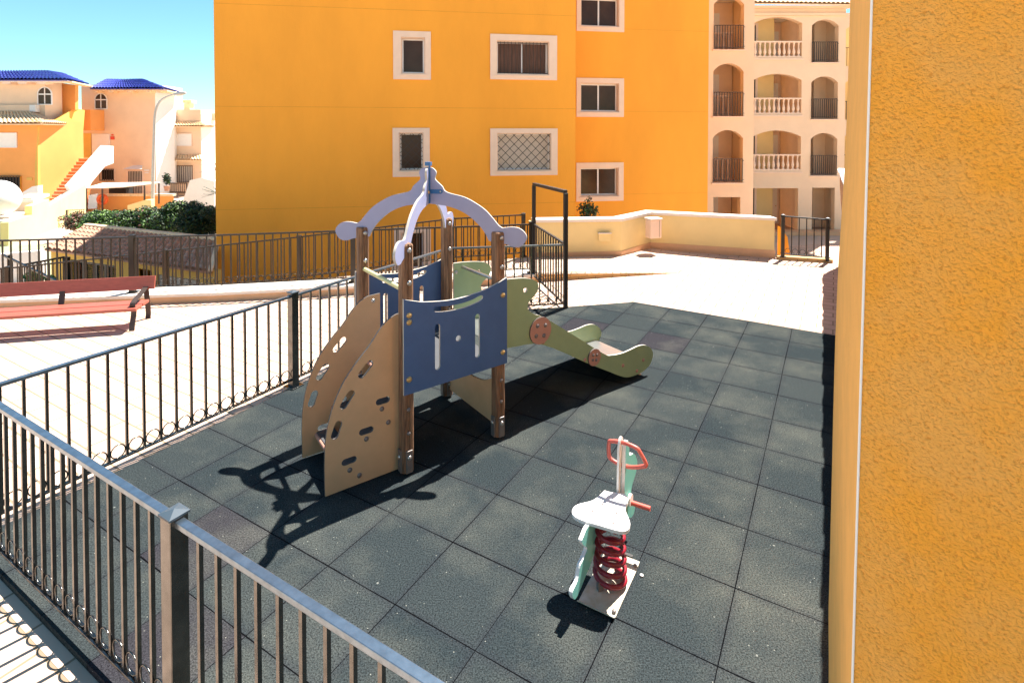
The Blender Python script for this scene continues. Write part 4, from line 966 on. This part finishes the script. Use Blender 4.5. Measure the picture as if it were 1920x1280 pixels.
mb = MB(); p = at(306, 168, (Y2-0.60)); q = at(335, 179, (Y2+1.90)); mb.beam((p.x, p.y, ez-.12), (q.x, q.y, ez-.2), .45, .07); mb.build('eave_beam', M['creamtile'], H2)
win_px(H2, 178, 202, 175, 205, Y2, arch=True)
mb = MB(); pxbox(mb, 153, 170, 206, 245, Y2-1.2, 1.19); mb.build('balcony_block', M['orange2'], H2)
mb = MB(); a_ = at(150, 245, (Y2-1.70)); b_ = at(190, 241, (Y2+0.00)); mb.add([(a_.x, (Y2-1.40), a_.z), (b_.x-.4, (Y2-1.40), a_.z-.1), (b_.x-.2, (Y2-0.02), a_.z+.35), (a_.x-.2, (Y2-0.02), a_.z+.35)], [(0, 1, 2, 3)]); mb.build('awning', M['stone'], H2)
mb = MB(); pxbox(mb, 156, 171, 250, 298, Y2-.05, .045); mb.build('door', M['yellow'], H2)
mb = MB(); pxbox(mb, 172, 206, 251, 302, Y2-.05, .045); mb.build('door', M['offwhite'], H2)
mb = MB(); pxbox(mb, 207, 214, 256, 262, Y2-.04, .035); sgn = mb.build('sign', M['sign_red'], H2)
mb = MB(); pxbox(mb, 208.5, 212.5, 252, 254.5, Y2-.03, .025); mb.build('sign_top', M['sign_red'], H2)
win_px(H2, 190, 216, 317, 338, Y2, fm='trim', pm='dark', mull=False, bars=6)
mb = MB(); pxbox(mb, 236, 270, 319, 366, Y2-.03, .025); pxd = mb.build('door_surround', M['trim'], H2)
mb = MB(); pxbox(mb, 241, 265, 321, 364, Y2-.05, .018); mb.build('door', M['shutter'], pxd)
mb = MB()
for k in range(9): p = at(241+k*3, 342, Y2-.09); mb.bx(p.x-.015, p.x+.015, Y2-.09, Y2-.06, at(0, 364, Y2).z, at(0, 321, Y2).z)
mb.build('grille', M['iron2'], pxd)
mb = MB(); a_ = at(232, 317, (Y2-0.60)); b_ = at(268, 310, (Y2+0.00)); mb.add([(a_.x, (Y2-0.70), a_.z), (at(266, 317, (Y2-0.70)).x, (Y2-0.70), a_.z), (b_.x, (Y2-0.03), b_.z), (a_.x+.2, (Y2-0.03), b_.z)], [(0, 1, 2, 3)]); mb.build('awning', M['white'], H2)
mb = MB(); pxbox(mb, 270, 279, 318, 321, Y2-.03, .025); pxbox(mb, 271, 278, 323, 325, Y2-.03, .025); mb.build('house_plate', M['offwhite'], H2)
# house 3
H3 = thing('small_peach_house', 'lower peach house with cream tiled roofs and chimney next to the orange building', 'house', (-20, 35.5, LOWZ))
Y3 = 38.2; mb = MB(); a_ = at(303, 222, Y3); b_ = at(378, 380, Y3); mb.bx(a_.x, b_.x, Y3, Y3+5, g_, a_.z+.6); mb.build('wall', M['peach'], H3)
mb = MB(); mb.bx(b_.x+.0, b_.x+.05, Y3+.0, Y3+2.5, g_, a_.z+.3); mb.build('side_wall', M['white'], H3)
z0_ = at(350, 237, (Y3-0.60)).z; zr_ = at(350, 222, (Y3+0.60)).z
tile_roof('roof', (at(301, 237, (Y3-0.60)).x, (Y3-0.60), z0_), (at(386, 237, (Y3-0.60)).x, (Y3-0.60), z0_), (at(308, 222, (Y3+0.60)).x, (Y3+0.60), zr_), (at(365, 222, (Y3+0.60)).x, (Y3+0.60), zr_), M['creamtile'], H3, 16, 4, .09)
tile_roof('roof', (at(386, 237, (Y3-0.60)).x, (Y3-0.60), z0_), (at(403, 235, (Y3+1.40)).x, (Y3+1.40), z0_), (at(365, 222, (Y3+0.60)).x, (Y3+0.60), zr_), (at(372, 222, (Y3+2.40)).x, (Y3+2.40), zr_), M['creamtile'], H3, 8, 4, .09)
mb = MB(); pxbox(mb, 310, 363, 211, 223, (Y3+0.70), .3); pxbox(mb, 382, 404, 213, 226, (Y3+1.40), .3); mb.build('parapet', M['peach'], H3)
mb = MB(); pxbox(mb, 363, 382, 212, 223, (Y3+0.75), .3); mb.build('parapet_end', M['white'], H3)
mb = MB(); pxbox(mb, 345, 356, 194, 212, (Y3+1.40), .5); ch = mb.build('chimney', M['peach'], H3)
mb = MB(); pxbox(mb, 343, 358, 188, 193, (Y3+1.30), .7); mb.build('chimney_cap', M['creamtile'], ch)
win_px(H3, 322, 361, 250, 275, Y3, fm='trim', pm='white', mull=False)
z0_ = at(340, 300, (Y3-0.60)).z; tile_roof('porch_roof', (at(301, 301, (Y3-0.60)).x, (Y3-0.60), z0_), (at(379, 299, (Y3-0.60)).x, (Y3-0.60), z0_), (at(304, 292, (Y3+0.10)).x, (Y3+0.05), z0_+.32), (at(378, 292, (Y3+0.10)).x, (Y3+0.05), z0_+.32), M['creamtile'], H3, 15, 2, .08)
win_px(H3, 318, 363, 311, 341, Y3, fm='trim', pm='shutter', mull=False, bars=11); win_px(H3, 317, 352, 343, 361, (Y3-1.00), fm='iron2', pm='peach', mull=False, bars=9, name='terrace_grille')
# white walls right
mb = MB(); pxpoly(mb, [(340, 385), (356, 338), (378, 333), (402, 340), (402, 392), (340, 392)], 30.5, .5); tag(mb.build('garden_wall', M['white']), 'bright white sloping garden wall beside the left corner of the orange facade', 'wall')
# stairs
ST = thing('outside_staircase', 'red stepped outside staircase with thick white parapet climbing to the peach house', 'staircase', (-25, 30, LOWZ))
NSt = 14
for k in range(NSt):
    t_ = k/(NSt-1); Y = 29.5+t_*2.9; x0 = at(92+t_*60, 0, Y).x; x1 = at(150+t_*18, 0, Y).x; zt_ = at(0, 378-t_*80, Y).z
    mb = MB(); mb.bx(x0-.3, x1, Y, Y+.24, zt_-.45, zt_); mb.bx(x0-.3, x1, Y-.015, Y+.24, zt_+.001, zt_+.03, 1); mb.build('tread', [M['redstep'], M['skirt']], ST)
mb = MB(); q0 = (at(95, 0, 28.6).x, 28.6); q1 = (at(213, 0, 32.7).x, 32.7); dq = (q1[0]-q0[0], q1[1]-q0[1])
def ppoly(mb, pts_, q0, dq, thick, m_i=0):
    d_ = Vector(dq).normalized(); mb.slab([[on_plane(x, y, q0, dq) for x, y in pts_]], vframe(q0, dq), V3(Vector((-d_.y, d_.x))*thick), m_i)
ppoly(mb, [(128, 349), (195, 273), (213, 274), (213, 306), (197, 312), (172, 342), (158, 372), (158, 400), (92, 400), (92, 384), (133, 358)], q0, dq, .22); mb.build('parapet', M['white'], ST)
# big cream wall and stepped caps
CW = thing('stepped_cream_wall', 'big cream wall with stepped flat caps rising to the right beyond the lawn', 'wall', (-22, 25, LOWZ))
q0 = (at(16, 0, 21.5).x, 21.5); q1 = (at(160, 0, 28.6).x, 28.6); dq = (q1[0]-q0[0], q1[1]-q0[1]); mb = MB()
ppoly(mb, [(16, 417), (60, 403), (60, 386), (92, 373), (92, 386), (150, 352), (161, 346), (161, 402), (126, 410), (126, 428), (60, 455), (16, 470)], q0, dq, .25); mb.build('main_wall', M['cream'], CW)
mb = MB(); pxbox(mb, 27, 60, 371, 402, 24.0, .25); pxbox(mb, -30, 15.5, 413, 462, 21.45, .25); mb.build('end_wall', M['peach'], CW)
mb = MB()
for (x0, x1, y0, x2, x3, Ya, Yb) in ((27, 62, 374, 55, 93, 23.9, 26.2), (-30, 17, 414, 28, 61, 21.35, 23.7)):
    a_ = at(x0, y0, Ya); b_ = at(x1, y0, Ya); z_ = a_.z; c_ = at(x3, y0, Yb); d_ = at(x2, y0, Yb)
    vs = [Vector((v.x, v.y, z_)) for v in (a_, b_, c_, d_)]; mb.add(vs+[v+Vector((0, 0, -.13)) for v in vs], [(0, 1, 2, 3), (4, 5, 6, 7), (0, 1, 5, 4), (1, 2, 6, 5), (2, 3, 7, 6), (3, 0, 4, 7)])
mb.build('wall_cap', M['stone'], CW)
mb = MB(); p = at(-3, 372, 22); rr = 34/1032*22; pr = [(rr*math.cos(R(t_)), rr*math.sin(R(t_))*1.0) for t_ in range(-60, 90, 10)]; mb.lathe(p, pr, 28)
tag(mb.build('white_dome', M['white']), 'smooth white rounded dome cut off by the left edge', 'dome')
mb = MB(); pxpoly(mb, [(30, 368), (60, 350), (71, 348), (71, 374), (30, 374)], 28.9, .3); tag(mb.build('ramp_wall', M['white']), 'short white sloping wall below the orange house beside the dome', 'wall')
tag(sheet('lawn', [(-21.5, 17.2), (-13.5, 16.6), (-13.5, 20), (-18, 21.5), (-22, 21.3)], LOWZ+.02, M['grass']), kind='structure')
# terrace in front of house 2
TR = thing('house_terrace', 'orange walled house terrace with pale canopy on thin poles behind the hedge', 'terrace', (-22, 30.5, LOWZ))
mb = MB(); pxbox(mb, 185, 322, 368, 400, 30.2, .2); pxbox(mb, 150, 186, 380, 400, 30.2, .2); mb.build('wall', M['orange2'], TR)
mb = MB(); pxbox(mb, 184, 324, 364, 368, 30.15, .3); mb.build('wall_cap', M['creamtile'], TR)
mb = MB(); za = at(0, 345, 30).z
pts_ = [(161, 352, 29.2), (192, 352, 29.2), (232, 350, 29.4), (300, 343, 29.8), (299, 341, 31.6), (243, 342, 31.4), (192, 343, 31.2)]
vs = [at(*p) for p in pts_]; mb.add(vs+[v-Vector((0, 0, .05)) for v in vs], [(0, 1, 6), (1, 2, 5, 6), (2, 3, 4, 5), (7, 8, 13), (8, 9, 12, 13), (9, 10, 11, 12), (1, 2, 9, 8), (2, 3, 10, 9), (0, 1, 8, 7)]); mb.build('canopy', M['trim'], TR)
for x, y0, y1, Y in ((162, 352, 397, 29.3), (192, 352, 393, 29.3), (271, 348, 376, 29.6), (298, 344, 382, 29.8)):
    mb = MB(); mb.beam(at(x, y0, Y), at(x, y1, Y), .06, .06); mb.build('pole', M['iron2'], TR)
mb = MB(); pxbox(mb, 204, 236, 351, 367, 31, .6); tag(mb.build('covered_grill', M['dark']), 'dark covered box standing under the pale canopy of the terrace', 'grill', )
mb = MB(); pxpoly(mb, [(166, 366), (183, 363), (181, 391), (165, 392)], 29.5, .05); tag(mb.build('hanging_sheet', M['offwhite']), 'white sheet hanging at the left end of the terrace', 'sheet')
mb = MB(); p = at(192, 374, 29.5); N = 20; mb.tube([p+Vector((.22*math.cos(2*math.pi*k/N), 0, .22*math.sin(2*math.pi*k/N))) for k in range(N)], .09, 8, closed=True); tag(mb.build('life_ring', M['orange_cloth']), 'bright orange ring hanging on the terrace wall left of the hedge', 'ring')
mb = MB(); pxpoly(mb, [(239, 385), (272, 375), (283, 375), (283, 400), (239, 400)], 27.5, .3); tag(mb.build('low_garden_wall', M['cream']), 'small cream sloping wall in front of the terrace, behind the hedge', 'wall')
mb = MB(); a_ = at(125, 394, 25.5); b_ = at(160, 393, 26.5); mb.beam(a_, b_, .03, .03); mb.beam(a_, a_-Vector((0, 0, .9)), .06, .06)
for k in range(1, 9): p = a_.lerp(b_, k/9); mb.beam(p, p-Vector((0, 0, .9)), .018, .018)
tag(mb.build('garden_fence', M['iron2']), 'thin dark garden fence left of the reddish shrub', 'fence')
# street lamp
SLm = thing('street_lamp', 'tall grey street lamp with a curved arm in front of the peach house', 'street lamp', at(286, 392, 28))
mb = MB(); P_ = [at(x, y, 28) for x, y in smooth([(286, 392), (287, 330), (289, 260), (291, 215), (297, 195), (308, 184), (325, 177)], 5, closed=False)]
mb.tube(P_, [.085-.05*k/len(P_) for k in range(len(P_))], 10); mb.build('pole', M['lampgrey'], SLm)
mb = MB(); p = at(337, 176, 28); rings_ = [(.0, -.32), (.06, -.3), (.10, -.15), (.11, .05), (.07, .28), (.0, .33)]; mb.lathe(p, rings_, 12, axis=(1, 0, .12)); mb.build('lamp_head', M['lampgrey'], SLm)

# ================================================================= PLANTS
def foliage(par, name, blobs, n_, size, mats, wts, seed=1):
    rnd = random.Random(seed); mb = MB(); tot = sum(b_[3]*b_[4]*b_[5] for b_ in blobs)
    for (x, y, z, rx, ry, rz_) in blobs:
        k = int(n_*rx*ry*rz_/tot)
        for _ in range(k):
            v = Vector((rnd.gauss(0, 1), rnd.gauss(0, 1), rnd.gauss(0, 1))).normalized()*(rnd.random()**.38)
            if rnd.random() < .12: v *= 1.15
            p = Vector((x+v.x*rx, y+v.y*ry, z+v.z*rz_)); s_ = size*rnd.uniform(.6, 1.35)
            E_ = Euler((rnd.uniform(-1.1, 1.1), rnd.uniform(-1.1, 1.1), rnd.uniform(0, 6.3))).to_matrix()
            q = [Vector((-.5, 0, 0)), Vector((0, -.28, .05)), Vector((.5, 0, 0)), Vector((0, .28, .05))]
            mb.add([p+E_@(a*s_) for a in q], [(0, 1, 2, 3)], rnd.choices(range(len(mats)), wts)[0])
    me = bpy.data.meshes.new(name); me.from_pydata([tuple(v) for v in mb.v], [], mb.f)
    for p, m_ in zip(me.polygons, mb.m): p.material_index = m_
    return link(name, me, [M[m_] for m_ in mats], par)
def shrub(name, label, px0, px1, pyt, pyb, Y, ry, n_, size, mats, wts, seed):
    a_ = at(px0, pyt, Y); b_ = at(px1, pyb, Y); cx__ = (a_.x+b_.x)/2; cz_ = (a_.z+b_.z)/2; rx = abs(b_.x-a_.x)/2; rz_ = abs(a_.z-b_.z)/2
    t_ = thing(name, label, 'shrub', (cx__, Y, b_.z), 'shrubs of the hedge below the houses')
    rnd = random.Random(seed); bl = [(cx__, Y, cz_-.1*rz_, rx*.85, ry, rz_*.85)]
    for k in range(9): bl.append((cx__+rnd.uniform(-.75, .75)*rx, Y+rnd.uniform(-.5, .5)*ry, cz_+rnd.uniform(-.5, .72)*rz_, rx*rnd.uniform(.22, .42), ry*.5, rz_*rnd.uniform(.25, .45)))
    foliage(t_, 'foliage', bl, n_, size, mats, wts, seed)
    st_ = MB()
    for k in range(4): st_.tube([(cx__+rnd.uniform(-.1, .1), Y, b_.z-.3), (cx__+rnd.uniform(-.5, .5)*rx, Y, cz_), (cx__+rnd.uniform(-.6, .6)*rx, Y, cz_+.5*rz_)], [.05, .03, .01], 6)
    st_.build('stem', M['bark'], t_); return t_
shrub('shrub', 'reddish brown leaved shrub at the left end of the hedge', 129, 176, 396, 432, 22.5, .8, 3600, .10, ['leafred', 'leaf3', 'leaf2'], (6, 3, 1), 3)
shrub('shrub', 'bright green bushy shrub spilling over the clay roof, next to the reddish one', 150, 250, 390, 447, 21.3, .9, 8500, .10, ['leaf', 'leaf2', 'leaf3'], (4, 3, 3), 4)
shrub('shrub', 'dark green shrub with pale specks in the middle of the hedge', 225, 315, 386, 446, 21.8, 1.0, 8500, .10, ['leaf', 'leaf3', 'leafred', 'leaf2'], (3, 5, 1, 1), 5)
shrub('shrub', 'tall dark shrub of the hedge below the white sloping wall', 285, 365, 374, 448, 21.5, 1.0, 9000, .10, ['leaf', 'leaf3', 'leaf2'], (3, 6, 1), 6)
shrub('shrub', 'darkest shrub of the hedge touching the left corner of the orange facade', 340, 415, 376, 455, 20.5, 1.0, 9000, .10, ['leaf', 'leaf3'], (2, 7), 7)
pt = thing('potted_plant', 'small dark leafy plant beside the grilled window of the small peach house', 'plant', at(313, 352, 33.3))
foliage(pt, 'foliage', [(at(313, 335, 33.3).x, 33.3, at(313, 335, 33.3).z, .22, .22, .35)], 240, .15, ['leaf3', 'leaf'], (3, 1), 8)
MB().lathe(at(313, 358, 33.3), [(.12, 0), (.17, .28), (.19, .3)], 10).build('pot', M['clay'], pt)
PLM = thing('palm', 'spiky palm fronds peeking past the left corner of the orange facade', 'palm', at(404, 372, 26))
rnd = random.Random(5); mb = MB()
for cy__ in (316, 362):
    c_ = at(408, cy__, 26)
    for k in range(26):
        an = rnd.uniform(0, 2*math.pi); L_ = rnd.uniform(.5, .85); e_ = rnd.uniform(-.25, .45)
        tip = c_+Vector((math.cos(an)*L_, math.sin(an)*L_, e_*L_)); mb.beam(c_, tip, .035, .006)
mb.build('fronds', M['leaf3'], PLM); MB().tube([at(408, 450, 26), at(408, 316, 26)], .1, 8).build('trunk', M['bark'], PLM)
c_ = at(1102, 392, 13.4); pt = thing('bush', 'small leafy dark bush poking above the cream parapet below a window', 'bush', (c_.x, c_.y, .0))
bl = [(c_.x, 13.4, c_.z-.18, .22, .2, .28), (c_.x+.02, 13.4, c_.z+.10, .13, .12, .18), (c_.x+.16, 13.4, c_.z-.02, .12, .1, .12), (c_.x-.15, 13.4, c_.z+.02, .12, .1, .13), (c_.x+.27, 13.4, c_.z-.1, .06, .06, .05), (c_.x+.03, 13.4, c_.z+.27, .05, .05, .07)]
foliage(pt, 'foliage', bl, 700, .075, ['leaf3', 'leaf', 'leafred'], (5, 3, 1), 9)
st_ = MB(); [st_.tube([(c_.x, 13.4, -1.5), (c_.x+dx_*.3, 13.4, c_.z-.2), (c_.x+dx_, 13.4, c_.z+dz_)], [.02, .012, .004], 5) for dx_, dz_ in ((.0, .28), (.15, .05), (-.14, .08), (.26, -.05), (.05, .15))]; st_.build('stem', M['bark'], pt)
# low plants seen through the railings at far left
for k, (x, y, Y, lb) in enumerate(((62, 520, 12.4, 'small green plant behind the bars above the bench backrest'), (86, 528, 12.2, 'lower green tuft right of the small plant, just above the bench backrest'))):
    c_ = at(x, y, Y); pt = thing('plant', lb, 'plant', (c_.x, c_.y, c_.z-.3)); foliage(pt, 'foliage', [(c_.x, c_.y, c_.z-.05, .2, .2, .2)], 260, .09, ['leaf', 'leaf2'], (2, 2), 20+k)
    MB().lathe(c_-Vector((0, 0, .4)), [(.09, 0), (.12, .22), (.13, .24)], 10).build('pot', M['clay'], pt)
mb = MB(); a_ = at(-60, 498, 15.6); b_ = at(76, 470, 16.2); mb.add([(a_.x, a_.y, LOWZ), (b_.x, b_.y, LOWZ), (b_.x, b_.y, b_.z+.0), (a_.x, a_.y, a_.z+.25), (a_.x, a_.y+.2, LOWZ), (b_.x, b_.y+.2, LOWZ), (b_.x, b_.y+.2, b_.z), (a_.x, a_.y+.2, a_.z+.25)], [(0, 1, 2, 3), (4, 5, 6, 7), (3, 2, 6, 7), (1, 2, 6, 5)])
tag(mb.build('boundary_wall', M['white']), 'white boundary wall left of the garage in front of the lawn', 'wall')
# slight debris on the rubber floor
for k, (x, y, nm, lb, cat_) in enumerate(((1199, 702, 'pebble', 'small tan stone beside the foot of the slide', 'stone'), (1203, 1079, 'chewed_litter', 'tiny pale litter lying right of the rider base plate', 'litter'), (565, 1206, 'chewed_litter', 'tiny white litter on the rubber seen through the nearest railing', 'litter'))):
    d_ = ray(x, y); t_ = (0-CAMH)/d_.z; p = Vector((d_.x*t_, d_.y*t_, .004)); mb = MB(); mb.dome(p, .018 if k == 0 else .011, (0, 0, 1), .5, n=7)
    tag(mb.build(nm, M['creamtile'] if k == 0 else M['offwhite']), lb, cat_)
